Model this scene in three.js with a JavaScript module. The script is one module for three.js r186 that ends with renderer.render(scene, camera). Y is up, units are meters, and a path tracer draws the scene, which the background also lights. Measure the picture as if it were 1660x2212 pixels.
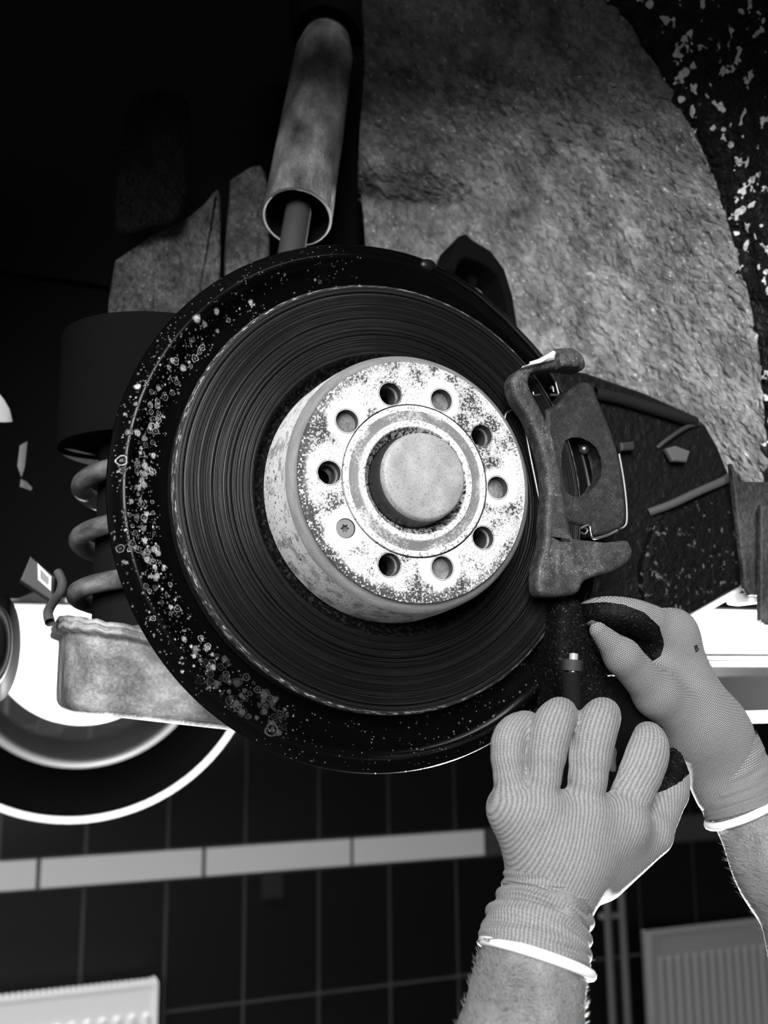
import * as THREE from 'three';
import { mergeGeometries, mergeVertices } from 'three/addons/utils/BufferGeometryUtils.js';
import { FontLoader } from 'three/addons/loaders/FontLoader.js';
import { TextGeometry } from 'three/addons/geometries/TextGeometry.js';
import { RectAreaLightUniformsLib } from 'three/addons/lights/RectAreaLightUniformsLib.js';

// ---------------------------------------------------------------- camera, light, exposure
// World: metres, x along the car, y up, z out of the wheel arch; the origin is the centre of the wheel hub's face.
const scene = new THREE.Scene();
scene.background = new THREE.Color(0x000000);
const camera = new THREE.PerspectiveCamera(54.87, 1660 / 2212, 0.02, 30);
camera.position.set(-0.2299, -0.1275, 0.5476);
camera.rotation.set(0.1798, -0.3638, -0.0101, 'YXZ');
camera.focus = 0.62;
camera.userData.fStop = 7.5;
RectAreaLightUniformsLib.init();
const renderer = new THREE.WebGLRenderer({ antialias: true });
renderer.toneMapping = THREE.LinearToneMapping;
renderer.toneMappingExposure = 1.0;
renderer.shadowMap.enabled = true;
const FLOOR = -1.9, CEIL = 3.2, BACK = -3.41, FRONT = 3.6, LEFT = -3.2, RIGHT = 4.2;
function areaLight(pos, target, w, h, power) {
  const l = new THREE.RectAreaLight(0xffffff, power, w, h);
  l.position.set(...pos); l.lookAt(...target); l.name = 'area_light'; scene.add(l);
}
function spot(pos, target, power, angle, radius, name) {
  const l = new THREE.SpotLight(0xffffff, power, 12, angle, 0.6, 2);
  l.position.set(...pos); l.target.position.set(...target); l.castShadow = true; l.shadow.radius = radius; l.name = name;
  scene.add(l); scene.add(l.target); l.target.name = 'lamp_target';
}
const KEY = { at: [-1.9, 1.25, FRONT - 0.12], size: [2.2, 2.4], nits: 24 };
areaLight(KEY.at, [KEY.at[0], KEY.at[1], 0], KEY.size[0], KEY.size[1], KEY.nits);
const ADDED_PANELS = [{ at: [-1.1, 2.9, -2.2], nits: 155 }, { at: [0.25, 2.9, 1.7], nits: 28 }];          // unseen panels added to light the wall and give top light
for (const l of ADDED_PANELS) areaLight(l.at, [l.at[0], 0, l.at[2] - 0.01], 1.2, 0.3, l.nits);
const RIM_LAMP_POWER = [150, 42, 60];
const RIM_LAMP = [[1.0, -1.25, -1.15], [0.35, -1.35, -0.55], [1.4, -0.6, 0.4]];

// ---------------------------------------------------------------- helpers
let seedState = 12345;
const rnd = () => { seedState = (seedState * 1664525 + 1013904223) >>> 0; return seedState / 4294967296; };
const rr = (a, b) => a + (b - a) * rnd();
const clamp = (x, a = 0, b = 1) => Math.min(b, Math.max(a, x));
const lerp = (a, b, t) => a + (b - a) * t;
const sstep = (a, b, x) => { const t = clamp((x - a) / (b - a)); return t * t * (3 - 2 * t); };
const HASH = new Float32Array(65536); for (let i = 0; i < 65536; i++) HASH[i] = rnd();
const hash2 = (x, y, s) => HASH[((x * 73 + y * 9277 + s * 4513) ^ (x * 131 + (y << 5))) & 65535];
function vnoise(x, y, px, py, s = 0) {                       // value noise, periodic in px, py
  const xi = Math.floor(x), yi = Math.floor(y), fx = x - xi, fy = y - yi;
  const u = fx * fx * (3 - 2 * fx), v = fy * fy * (3 - 2 * fy);
  const x0 = ((xi % px) + px) % px, x1 = (x0 + 1) % px, y0 = ((yi % py) + py) % py, y1 = (y0 + 1) % py;
  return lerp(lerp(hash2(x0, y0, s), hash2(x1, y0, s), u), lerp(hash2(x0, y1, s), hash2(x1, y1, s), u), v);
}
function fbm(u, v, p, oct, s = 0, py = p) {                   // u, v in 0..1
  let a = 0.5, t = 0, n = 0;
  for (let o = 0; o < oct; o++) { t += a * vnoise(u * p, v * py, p, py, s + o * 17); n += a; a *= 0.55; p *= 2; py *= 2; }
  return t / n;
}
function tex(w, h, f, srgb = false) {
  const d = new Uint8Array(w * h * 4);
  for (let y = 0, i = 0; y < h; y++) for (let x = 0; x < w; x++, i += 4) {
    const g = Math.round(255 * clamp(f((x + 0.5) / w, (y + 0.5) / h)));
    d[i] = d[i + 1] = d[i + 2] = g; d[i + 3] = 255;
  }
  const t = new THREE.DataTexture(d, w, h);
  t.wrapS = t.wrapT = THREE.RepeatWrapping; t.magFilter = THREE.LinearFilter; t.minFilter = THREE.LinearMipmapLinearFilter; t.generateMipmaps = true;
  if (srgb) t.colorSpace = THREE.SRGBColorSpace;
  t.needsUpdate = true; return t;
}
const rep = (t, x, y = x) => { const c = t.clone(); c.repeat.set(x, y); c.needsUpdate = true; return c; };
const grey = (v) => new THREE.Color().setRGB(v, v, v);
function mat(v, roughness = 0.7, metalness = 0, more = {}) { return new THREE.MeshPhysicalMaterial({ color: grey(v), roughness, metalness, ...more }); }
const used = new Map();
function numbered(n) { const k = used.get(n) ?? 0; used.set(n, k + 1); return k ? n + '_' + String(k).padStart(3, '0') : n; }
function thing(name, label, category, pos = [0, 0, 0], group) {
  const o = new THREE.Group(); o.name = numbered(name); o.position.set(...pos); scene.add(o);
  o.userData = { label, category }; if (group) o.userData.group = group; return o;
}
function mesh(name, geo, m, parent = scene, label) {
  const o = new THREE.Mesh(geo, m); o.name = parent === scene ? numbered(name) : name; o.castShadow = o.receiveShadow = true;
  if (label) o.userData.label = label;
  parent.add(o); return o;
}
function solo(name, geo, m, label, category, group) { const o = mesh(name, geo, m); o.userData = { label, category }; if (group) o.userData.group = group; return o; }
function structure(name, geo, m) { const o = mesh(name, geo, m); o.name = name; o.userData.kind = 'structure'; return o; }
function box(w, h, d, x = 0, y = 0, z = 0) { return new THREE.BoxGeometry(w, h, d).translate(x, y, z); }
function merge(list) { return mergeGeometries(list.map((g) => { const q = g.index ? g.toNonIndexed() : g; for (const k of Object.keys(q.attributes)) if (!['position', 'normal', 'uv'].includes(k)) q.deleteAttribute(k); return q; })); }
function boxUV(g0) {                                          // uv in metres by each face's main direction
  const g = g0.index ? g0.toNonIndexed() : g0, p = g.attributes.position, uv = new Float32Array(p.count * 2);
  const a = new THREE.Vector3(), b = new THREE.Vector3(), c = new THREE.Vector3();
  for (let i = 0; i < p.count; i += 3) {
    a.fromBufferAttribute(p, i); b.fromBufferAttribute(p, i + 1).sub(a); c.fromBufferAttribute(p, i + 2).sub(a); b.cross(c);
    const x = Math.abs(b.x), y = Math.abs(b.y), z = Math.abs(b.z);
    for (let k = 0; k < 3; k++) {
      const X = p.getX(i + k), Y = p.getY(i + k), Z = p.getZ(i + k), j = (i + k) * 2;
      if (z >= x && z >= y) { uv[j] = X; uv[j + 1] = Y; } else if (x >= y) { uv[j] = Z; uv[j + 1] = Y; } else { uv[j] = X; uv[j + 1] = Z; }
    }
  }
  g.setAttribute('uv', new THREE.BufferAttribute(uv, 2)); return g;
}
function shapeOf(pts, holes = [], smooth = false) {
  const v = pts.map(([x, y]) => new THREE.Vector2(x, y));
  const s = new THREE.Shape(smooth ? new THREE.SplineCurve([...v, v[0]]).getPoints(v.length * 5) : v);
  for (const h of holes) s.holes.push(new THREE.Path(h.map(([x, y]) => new THREE.Vector2(x, y))));
  return s;
}
const circlePts = (x, y, r, n = 40) => Array.from({ length: n }, (_, i) => [x + r * Math.cos(-i / n * 2 * Math.PI), y + r * Math.sin(-i / n * 2 * Math.PI)]);
function slab(shape, zFront, depth, bevel = 0.001, seg = 3) { // extruded backwards from zFront
  return boxUV(new THREE.ExtrudeGeometry(shape, { depth: Math.max(1e-4, depth - 2 * bevel), bevelEnabled: bevel > 0, bevelSize: bevel, bevelOffset: -bevel, bevelThickness: bevel, bevelSegments: seg, curveSegments: 24 }).translate(0, 0, zFront - depth + bevel));
}
function lathe(profile, seg = 96) { return new THREE.LatheGeometry(profile.map(([r, z]) => new THREE.Vector2(r, z)), seg).rotateX(Math.PI / 2); } // about z, profile (radius, z)
function tube(points, r, seg = 64, rad = 12, closed = false) {
  const c = new THREE.CatmullRomCurve3(points.map((p) => new THREE.Vector3(...p)), closed, 'catmullrom', 0.5);
  return new THREE.TubeGeometry(c, seg, r, rad, closed);
}
function bar(a, b, r0, r1 = r0, seg = 24) {
  const A = new THREE.Vector3(...a), B = new THREE.Vector3(...b), d = B.clone().sub(A);
  return new THREE.CylinderGeometry(r1, r0, d.length(), seg, 1).applyQuaternion(new THREE.Quaternion().setFromUnitVectors(new THREE.Vector3(0, 1, 0), d.clone().normalize())).translate(...A.add(B).multiplyScalar(0.5).toArray());
}
function gridSurface(nu, nv, f, thickness = 0) {              // f(u, v) -> [x, y, z, U, V]
  const pos = [], uv = [], idx = [];
  for (let j = 0; j <= nv; j++) for (let i = 0; i <= nu; i++) { const q = f(i / nu, j / nv); pos.push(q[0], q[1], q[2]); uv.push(q[3] ?? i / nu, q[4] ?? j / nv); }
  for (let j = 0; j < nv; j++) for (let i = 0; i < nu; i++) { const a = j * (nu + 1) + i, b = a + 1, c = a + nu + 1, d = c + 1; idx.push(a, b, d, a, d, c); }
  const g = new THREE.BufferGeometry(); g.setAttribute('position', new THREE.Float32BufferAttribute(pos, 3)); g.setAttribute('uv', new THREE.Float32BufferAttribute(uv, 2)); g.setIndex(idx); g.computeVertexNormals();
  if (!thickness) return g;
  const n = g.attributes.normal, back = g.clone(), bp = back.attributes.position;
  for (let i = 0; i < bp.count; i++) bp.setXYZ(i, bp.getX(i) - n.getX(i) * thickness, bp.getY(i) - n.getY(i) * thickness, bp.getZ(i) - n.getZ(i) * thickness);
  const bi = back.index.array; for (let i = 0; i < bi.length; i += 3) { const t = bi[i]; bi[i] = bi[i + 1]; bi[i + 1] = t; }
  back.computeVertexNormals();
  return merge([g, back]);
}
function along(pts, t) {                                      // point on a polyline, even in index
  const x = clamp(t) * (pts.length - 1), i = Math.min(pts.length - 2, Math.floor(x)), f = x - i;
  const p = (k) => pts[clamp(k, 0, pts.length - 1)], a = p(i - 1), b = p(i), c = p(i + 1), d = p(i + 2);
  return b.map((_, k) => 0.5 * (2 * b[k] + (c[k] - a[k]) * f + (2 * a[k] - 5 * b[k] + 4 * c[k] - d[k]) * f * f + (3 * b[k] - a[k] - 3 * c[k] + d[k]) * f * f * f));
}
// ---- a smooth distance field of tapered bones, meshed with surface nets
function boneField(bones, k0) {
  const B = bones.map(([a, b, ra, rb, k]) => { const d = [b[0] - a[0], b[1] - a[1], b[2] - a[2]]; return { a, d, dd: d[0] * d[0] + d[1] * d[1] + d[2] * d[2] || 1e-9, ra, rb, k: k ?? k0 }; });
  return (x, y, z) => {
    let m = 1e9;
    for (const b of B) {
      const px = x - b.a[0], py = y - b.a[1], pz = z - b.a[2];
      const t = clamp((px * b.d[0] + py * b.d[1] + pz * b.d[2]) / b.dd);
      const d = Math.hypot(px - b.d[0] * t, py - b.d[1] * t, pz - b.d[2] * t) - lerp(b.ra, b.rb, t);
      const h = Math.max(b.k - Math.abs(m - d), 0) / b.k;
      m = Math.min(m, d) - h * h * b.k * 0.25;
    }
    return m;
  };
}
function surfaceNets(f, lo, hi, cell) {
  const n = [0, 1, 2].map((k) => Math.ceil((hi[k] - lo[k]) / cell) + 1), [nx, ny, nz] = n;
  const v = new Float32Array(nx * ny * nz), at = (i, j, k) => i + nx * (j + ny * k);
  for (let k = 0; k < nz; k++) for (let j = 0; j < ny; j++) for (let i = 0; i < nx; i++) v[at(i, j, k)] = f(lo[0] + i * cell, lo[1] + j * cell, lo[2] + k * cell);
  const id = new Int32Array(nx * ny * nz).fill(-1), pos = [], idx = [];
  const C = [[0, 0, 0], [1, 0, 0], [0, 1, 0], [1, 1, 0], [0, 0, 1], [1, 0, 1], [0, 1, 1], [1, 1, 1]], E = [[0, 1], [2, 3], [4, 5], [6, 7], [0, 2], [1, 3], [4, 6], [5, 7], [0, 4], [1, 5], [2, 6], [3, 7]];
  for (let k = 0; k < nz - 1; k++) for (let j = 0; j < ny - 1; j++) for (let i = 0; i < nx - 1; i++) {
    let s = 0; const g = C.map((c, q) => { const w = v[at(i + c[0], j + c[1], k + c[2])]; if (w < 0) s |= 1 << q; return w; });
    if (s === 0 || s === 255) continue;
    let c = 0, x = 0, y = 0, z = 0;
    for (const [a, b] of E) if ((g[a] < 0) !== (g[b] < 0)) { const t = g[a] / (g[a] - g[b]); x += lerp(C[a][0], C[b][0], t); y += lerp(C[a][1], C[b][1], t); z += lerp(C[a][2], C[b][2], t); c++; }
    id[at(i, j, k)] = pos.length / 3; pos.push(lo[0] + (i + x / c) * cell, lo[1] + (j + y / c) * cell, lo[2] + (k + z / c) * cell);
  }
  const quad = (a, b, c, d, flip) => { if (a < 0 || b < 0 || c < 0 || d < 0) return; if (flip) idx.push(a, c, b, a, d, c); else idx.push(a, b, c, a, c, d); };
  for (let k = 1; k < nz - 1; k++) for (let j = 1; j < ny - 1; j++) for (let i = 1; i < nx - 1; i++) {
    const w = v[at(i, j, k)] < 0;
    if (w !== v[at(i + 1, j, k)] < 0) quad(id[at(i, j - 1, k - 1)], id[at(i, j, k - 1)], id[at(i, j, k)], id[at(i, j - 1, k)], !w);
    if (w !== v[at(i, j + 1, k)] < 0) quad(id[at(i - 1, j, k - 1)], id[at(i - 1, j, k)], id[at(i, j, k)], id[at(i, j, k - 1)], !w);
    if (w !== v[at(i, j, k + 1)] < 0) quad(id[at(i - 1, j - 1, k)], id[at(i, j - 1, k)], id[at(i, j, k)], id[at(i - 1, j, k)], !w);
  }
  const g = new THREE.BufferGeometry(); g.setAttribute('position', new THREE.Float32BufferAttribute(pos, 3)); g.setIndex(idx);
  const nor = new Float32Array(pos.length), e = cell * 0.5;
  for (let i = 0; i < pos.length; i += 3) {
    const [x, y, z] = [pos[i], pos[i + 1], pos[i + 2]];
    const a = f(x + e, y, z) - f(x - e, y, z), b = f(x, y + e, z) - f(x, y - e, z), c = f(x, y, z + e) - f(x, y, z - e), l = Math.hypot(a, b, c) || 1;
    nor[i] = a / l; nor[i + 1] = b / l; nor[i + 2] = c / l;
  }
  g.setAttribute('normal', new THREE.BufferAttribute(nor, 3)); return g;
}
function keepFaces(g, test) {                                 // faces whose centre passes the test
  const p = g.attributes.position, I = g.index.array, out = [];
  for (let i = 0; i < I.length; i += 3) { const a = I[i], b = I[i + 1], c = I[i + 2]; if (test((p.getX(a) + p.getX(b) + p.getX(c)) / 3, (p.getY(a) + p.getY(b) + p.getY(c)) / 3, (p.getZ(a) + p.getZ(b) + p.getZ(c)) / 3, g, a)) out.push(a, b, c); }
  const q = g.clone(); q.setIndex(out); return q;
}
function fingerBones(pts, radii, k, n = 12) {                  // a bent finger: short bones along a smooth curve
  const out = [], at = (i) => [along(pts, i / n), along(radii.map((r) => [r]), i / n)[0]];
  for (let i = 0; i < n; i++) { const [a, ra] = at(i), [b, rb] = at(i + 1); out.push([a, b, ra, rb, k]); }
  return out;
}
function splitMesh(g, f) {                                     // cuts an indexed mesh along f = 0: [part with f <= 0, part with f > 0]
  const P = g.attributes.position, N = g.attributes.normal, U = g.attributes.uv, I = g.index.array, val = new Float32Array(P.count);
  for (let i = 0; i < P.count; i++) val[i] = f(P.getX(i), P.getY(i), P.getZ(i));
  const row = (i) => [P.getX(i), P.getY(i), P.getZ(i), N.getX(i), N.getY(i), N.getZ(i), U.getX(i), U.getY(i)], out = [[], []];
  const put = (k, ...r) => { for (const q of r) out[k].push(...q); };
  for (let t = 0; t < I.length; t += 3) {
    const ids = [I[t], I[t + 1], I[t + 2]], pos = ids.filter((i) => val[i] > 0).length;
    if (pos === 0 || pos === 3) { put(pos ? 1 : 0, ...ids.map(row)); continue; }
    const lone = ids.findIndex((i) => (val[i] > 0) === (pos === 1)), a = ids[lone], b = ids[(lone + 1) % 3], c = ids[(lone + 2) % 3];
    const mid = (p, q) => { const h = val[p] / (val[p] - val[q]), x = row(p), y = row(q); return x.map((v, k) => lerp(v, y[k], h)); };
    const ab = mid(a, b), ac = mid(a, c), k = pos === 1 ? 1 : 0;
    put(k, row(a), ab, ac); put(1 - k, ab, row(b), row(c), ab, row(c), ac);
  }
  return out.map((d) => { const n = d.length / 8, q = new THREE.BufferGeometry(), p = new Float32Array(n * 3), m = new Float32Array(n * 3), u = new Float32Array(n * 2); for (let i = 0; i < n; i++) { for (let k = 0; k < 3; k++) { p[i * 3 + k] = d[i * 8 + k]; m[i * 3 + k] = d[i * 8 + 3 + k]; } u[i * 2] = d[i * 8 + 6]; u[i * 2 + 1] = d[i * 8 + 7]; } q.setAttribute('position', new THREE.BufferAttribute(p, 3)); q.setAttribute('normal', new THREE.BufferAttribute(m, 3)); q.setAttribute('uv', new THREE.BufferAttribute(u, 2)); return q; });
}
function polyDist(poly, x, y) {                               // signed distance to a polygon, positive inside
  let d = 1e9, c = false;
  for (let i = 0, j = poly.length - 1; i < poly.length; j = i++) {
    const [ax, ay] = poly[i], [bx, by] = poly[j], ex = bx - ax, ey = by - ay, t = clamp(((x - ax) * ex + (y - ay) * ey) / (ex * ex + ey * ey));
    d = Math.min(d, Math.hypot(x - ax - ex * t, y - ay - ey * t));
    if ((ay > y) !== (by > y) && x < ex * (y - ay) / ey + ax) c = !c;
  }
  return c ? d : -d;
}
function setUV(g, f) { const p = g.attributes.position, uv = new Float32Array(p.count * 2); for (let i = 0; i < p.count; i++) { const q = f(p.getX(i), p.getY(i), p.getZ(i)); uv[2 * i] = q[0]; uv[2 * i + 1] = q[1]; } g.setAttribute('uv', new THREE.BufferAttribute(uv, 2)); return g; }

// ---------------------------------------------------------------- textures (all repeat; uv in metres unless noted)
const T = {};
T.cast = tex(512, 512, (u, v) => { const n = fbm(u, v, 24, 4, 3), m = fbm(u, v, 4, 3, 4), s = sstep(0.66, 0.82, fbm(u, v, 130, 2, 9)); return 0.2 + 0.5 * n * (0.4 + m) + 0.8 * s * m; }, true);
T.castBump = tex(512, 512, (u, v) => fbm(u, v, 40, 4, 5));
T.coat = tex(1024, 1024, (u, v) => { const n = fbm(u, v, 10, 5, 21), d = fbm(u, v, 60, 3, 22), s = sstep(0.80, 0.86, fbm(u, v, 110, 2, 23)); return 0.42 + 0.45 * (n - 0.3) + 0.3 * (d - 0.5) + 0.3 * s; }, true);
T.coatBump = tex(1024, 1024, (u, v) => 0.6 * Math.pow(fbm(u, v, 26, 3, 31), 1.3) + 0.4 * Math.abs(2 * fbm(u + 0.03 * fbm(u, v, 9, 2, 3), v, 40, 3, 32) - 1));
T.darkCoat = tex(1024, 1024, (u, v) => { const w = fbm(u, v, 14, 3, 41), a = sstep(0.655, 0.70, fbm(u, v, 26, 3, 42, 18) + 0.35 * (w - 0.5)); return 0.10 + 0.8 * a; }, true);
T.mottle = tex(512, 512, (u, v) => 0.30 + 0.85 * (fbm(u, v, 5, 6, 51) - 0.25) + 0.18 * (fbm(u, v, 80, 2, 52) - 0.5), true);
T.zinc = tex(512, 512, (u, v) => 0.74 + 0.22 * (fbm(u, v, 6, 5, 55) - 0.5) - 0.3 * sstep(0.68, 0.78, fbm(u, v, 150, 2, 56)), true);
T.fine = tex(512, 512, (u, v) => fbm(u, v, 60, 3, 61));
T.ring = tex(512, 1024, (u, v) => { const l = vnoise(v * 190, 0, 190, 4, 1), m = vnoise(v * 46, 0, 46, 4, 2), b = fbm(u, v, 7, 2, 71, 40), k = vnoise(u * 60, v * 240, 60, 240, 72); return 0.30 + 0.30 * l * (0.5 + m) * (0.6 + 0.7 * b) + 0.16 * (k - 0.5) - (l < 0.13 ? 0.26 : 0); }, true);
T.ringBump = tex(64, 1024, (u, v) => 0.6 * vnoise(v * 190, 0, 190, 4, 1) + 0.4 * vnoise(v * 46, 0, 46, 4, 2));
T.rust = tex(1024, 256, (u, v) => { const n = fbm(u, v, 80, 4, 81, 12); return 0.15 + 0.6 * sstep(0.52, 0.66, n); }, true);
T.hat = tex(1024, 256, (u, v) => { const n = fbm(u, v, 40, 4, 91, 6), d = sstep(0.72, 0.8, fbm(u, v, 210, 2, 92, 40)), w = fbm(u, v, 6, 3, 93, 2); return 0.95 - 0.6 * d - 0.25 * sstep(0.5, 0.75, n) - 0.12 * w; }, true);
T.skin = tex(512, 512, (u, v) => { const c = Math.abs(2 * fbm(u + 0.05 * fbm(u, v, 8, 2, 1), v, 26, 3, 101, 60) - 1); return 0.60 + 0.32 * fbm(u, v, 7, 4, 102) - 0.16 * sstep(0.12, 0, c); }, true);
T.skinBump = tex(512, 512, (u, v) => Math.abs(2 * fbm(u + 0.05 * fbm(u, v, 8, 2, 1), v, 30, 3, 101, 70) - 1));
T.tile = tex(512, 512, (u, v) => 0.10 + 0.10 * fbm(u, v, 4, 4, 111, 26), true);
T.plaster = tex(256, 256, (u, v) => 0.62 + 0.1 * fbm(u, v, 16, 4, 121), true);
// knitted glove: a texture cell is 8 ribs by 16 rows
const knit = (u, v) => { const a = Math.abs(Math.sin(u * 8 * Math.PI)), b = Math.abs(Math.sin((v * 16 + 0.35 * a) * Math.PI)); return Math.pow(a, 0.7) * 0.7 + 0.3 * Math.pow(b, 0.8); };
T.knit = tex(256, 512, (u, v) => 0.56 + 0.36 * knit(u, v) + 0.16 * (fbm(u, v, 24, 2, 131) - 0.5), true);
T.knitBump = tex(256, 512, knit);
// mesh-like knit of the other glove
const net = (u, v) => { const r = Math.floor(v * 16), a = Math.abs(Math.sin((u * 8 + (r % 2) * 0.5) * Math.PI)), b = Math.abs(Math.sin(v * 16 * Math.PI)); return clamp(1.15 * Math.sqrt(a * a * 0.55 + b * b * 0.6)); };
T.net = tex(256, 512, (u, v) => 0.20 + 0.66 * net(u, v), true);
T.netBump = tex(256, 512, net);
T.nitrile = tex(512, 512, (u, v) => { const s = sstep(0.64, 0.8, fbm(u, v, 70, 3, 141)); return 0.08 + 0.8 * s; }, true);
T.hubFace = tex(2048, 2048, (u, v) => {                       // planar, 0.16 m across
  const x = (u - 0.5) * 0.16, y = (v - 0.5) * 0.16, r = Math.hypot(x, y), a = Math.atan2(y, x);
  const n1 = fbm(u, v, 12, 5, 151), n2 = fbm(u, v, 170, 3, 152), n3 = fbm(u, v, 420, 2, 153);
  let polish = 0;
  for (let k = 0; k < 5; k++) { const h = (-0.94 + 72 * k) * Math.PI / 180, d = Math.hypot(x - 0.056 * Math.cos(h), y - 0.056 * Math.sin(h)); polish = Math.max(polish, 1 - sstep(0.0105, 0.0165, d + 0.004 * (n1 - 0.5))); }
  const lines = 0.5 + 0.5 * Math.sin(r * 2 * Math.PI / 0.00085);
  let g = 0.97 - 0.34 * (1 - polish) * lines * sstep(0.42, 0.62, n1) - (1 - polish) * 0.6 * sstep(0.53, 0.67, 0.5 * n2 + 0.5 * n1) - 0.4 * (1 - polish) * sstep(0.66, 0.72, n3);
  if (r < 0.0478) { const band = sstep(0.0372, 0.0382, r) * (1 - sstep(0.0435, 0.0442, r)); g = lerp(0.93 - 0.4 * sstep(0.6, 0.75, n2) - (r < 0.0336 ? 0.5 * sstep(0.4, 0.62, n2) : 0), 0.72 - 0.55 * lines * sstep(0.3, 0.55, n1 * 0.5 + n2 * 0.5), band * (1 - 0.9 * polish)); }
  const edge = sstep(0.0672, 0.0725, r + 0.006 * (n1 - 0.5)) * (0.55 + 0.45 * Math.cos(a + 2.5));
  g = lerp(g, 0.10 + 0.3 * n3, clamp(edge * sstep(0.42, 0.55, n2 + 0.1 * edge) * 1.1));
  return g;
}, true);
// rust blisters on the dust shield: u round the shield, v from radius 0.135 to 0.181
const SHIELD_IN = 0.135, SHIELD_OUT = 0.181;
const blisters = (() => {
  const W = 2048, H = 192, d = new Float32Array(W * H);
  const spotAt = (th, r, rad, v, ringy) => {
    const cx = th / (2 * Math.PI) * W, cy = (r - SHIELD_IN) / (SHIELD_OUT - SHIELD_IN) * H, sx = W / (2 * Math.PI * r), sy = H / (SHIELD_OUT - SHIELD_IN);
    const mx = Math.ceil(rad * sx * 1.6), my = Math.ceil(rad * sy * 1.6), ph = rnd() * 6, lob = rr(0.03, 0.14);
    for (let y = -my; y <= my; y++) for (let x = -mx; x <= mx; x++) {
      const X = ((Math.round(cx) + x) % W + W) % W, Y = Math.round(cy) + y; if (Y < 0 || Y >= H) continue;
      const a = Math.atan2(y / sy, x / sx), q = Math.hypot(x / sx, y / sy) / (rad * (1 + lob * Math.sin(a * 3 + ph) + lob * 0.6 * Math.sin(a * 5 + ph * 2)));
      if (q > 1) continue;
      const g = ringy ? Math.max(sstep(0.6, 0.8, q) * (1 - sstep(0.9, 1, q)), 0.6 * (1 - sstep(0.2, 0.45, q))) : 1 - sstep(0.6, 1, q) * 0.8;
      d[Y * W + X] = Math.max(d[Y * W + X], v * g * (0.5 + 0.7 * hash2(X, Y, 7)));
    }
  };
  const D = Math.PI / 180;
  for (let i = 0; i < 1100; i++) { const th = (100 + 125 * Math.pow(rnd(), 0.8)) * D, w = Math.exp(-Math.pow((th / D - 178) / 34, 2)); if (rnd() > 0.12 + 0.88 * w) continue; spotAt(th, rr(0.151, 0.163) + (rnd() < 0.3 ? rr(0, 0.014) : 0), 0.0004 + 0.0022 * Math.pow(rnd(), 3.6), rr(0.5, 1), rnd() < 0.45); }
  for (let i = 0; i < 110; i++) spotAt(rr(222, 246) * D, rr(0.148, 0.17), rr(0.0006, 0.0028), rr(0.12, 0.3), rnd() < 0.6);
  for (let i = 0; i < 620; i++) spotAt(rr(95, 325) * D, rr(0.147, 0.179), rr(0.0002, 0.0006), rr(0.3, 0.9), false);
  for (let i = 0; i < 260; i++) spotAt(rr(140, 230) * D, rr(0.147, 0.178), rr(0.0003, 0.0009), rr(0.3, 0.8), false);
  spotAt(176 * D, 0.1715, 0.0036, 0.9, true); spotAt(140 * D, 0.167, 0.003, 0.75, false); spotAt(243 * D, 0.168, 0.0045, 0.3, true);
  return { at: (u, v) => d[Math.min(H - 1, Math.floor(v * H)) * W + Math.min(W - 1, Math.floor(u * W))] };
})();
T.shield = tex(2048, 192, (u, v) => 0.02 + 0.9 * blisters.at(u, v), true);
T.shieldBump = tex(2048, 192, (u, v) => blisters.at(u, v));
T.shieldRough = tex(2048, 192, (u, v) => 0.16 + 0.8 * sstep(0.03, 0.2, blisters.at(u, v)) + 0.1 * fbm(u, v, 60, 3, 161, 12));

// ---------------------------------------------------------------- materials
const M = {
  blackPaint: mat(0.005, 0.32, 0, { specularIntensity: 0.4 }),
  blackIron: mat(0.06, 0.75, 0, { specularIntensity: 0.25, map: rep(T.nitrile, 14), bumpMap: rep(T.castBump, 14), bumpScale: 0.0008 }),
  darkPlastic: mat(0.012, 0.5, 0, { bumpMap: rep(T.castBump, 5), bumpScale: 0.001 }),
  black: mat(0.004, 0.9, 0, { specularIntensity: 0.08 }),
  rubber: mat(0.006, 0.8, 0, { specularIntensity: 0.2 }),
  cast: mat(0.25, 0.62, 0.1, { map: rep(T.cast, 12), bumpMap: rep(T.castBump, 22), bumpScale: 0.00025 }),
  castDark: mat(0.095, 0.65, 0.1, { map: rep(T.cast, 12), bumpMap: rep(T.castBump, 22), bumpScale: 0.00025 }),
  clip: mat(0.35, 0.3, 0.9),
  steel: mat(0.75, 0.35, 0.6, { roughnessMap: rep(T.fine, 6) }),
  galvanised: mat(0.95, 0.55, 0.2, { map: rep(T.mottle, 7), bumpMap: rep(T.fine, 12), bumpScale: 0.0002 }),
  white: mat(0.85, 0.4),
  coat: mat(0.72, 0.72, 0, { specularIntensity: 0.5, map: rep(T.coat, 3.2), bumpMap: rep(T.coatBump, 3.2), bumpScale: 0.008 }),
  tarFlecks: mat(0.95, 0.5, 0, { specularIntensity: 0.3, map: rep(T.darkCoat, 5), bumpMap: rep(T.coatBump, 3.5), bumpScale: 0.006 }),
};

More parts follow.
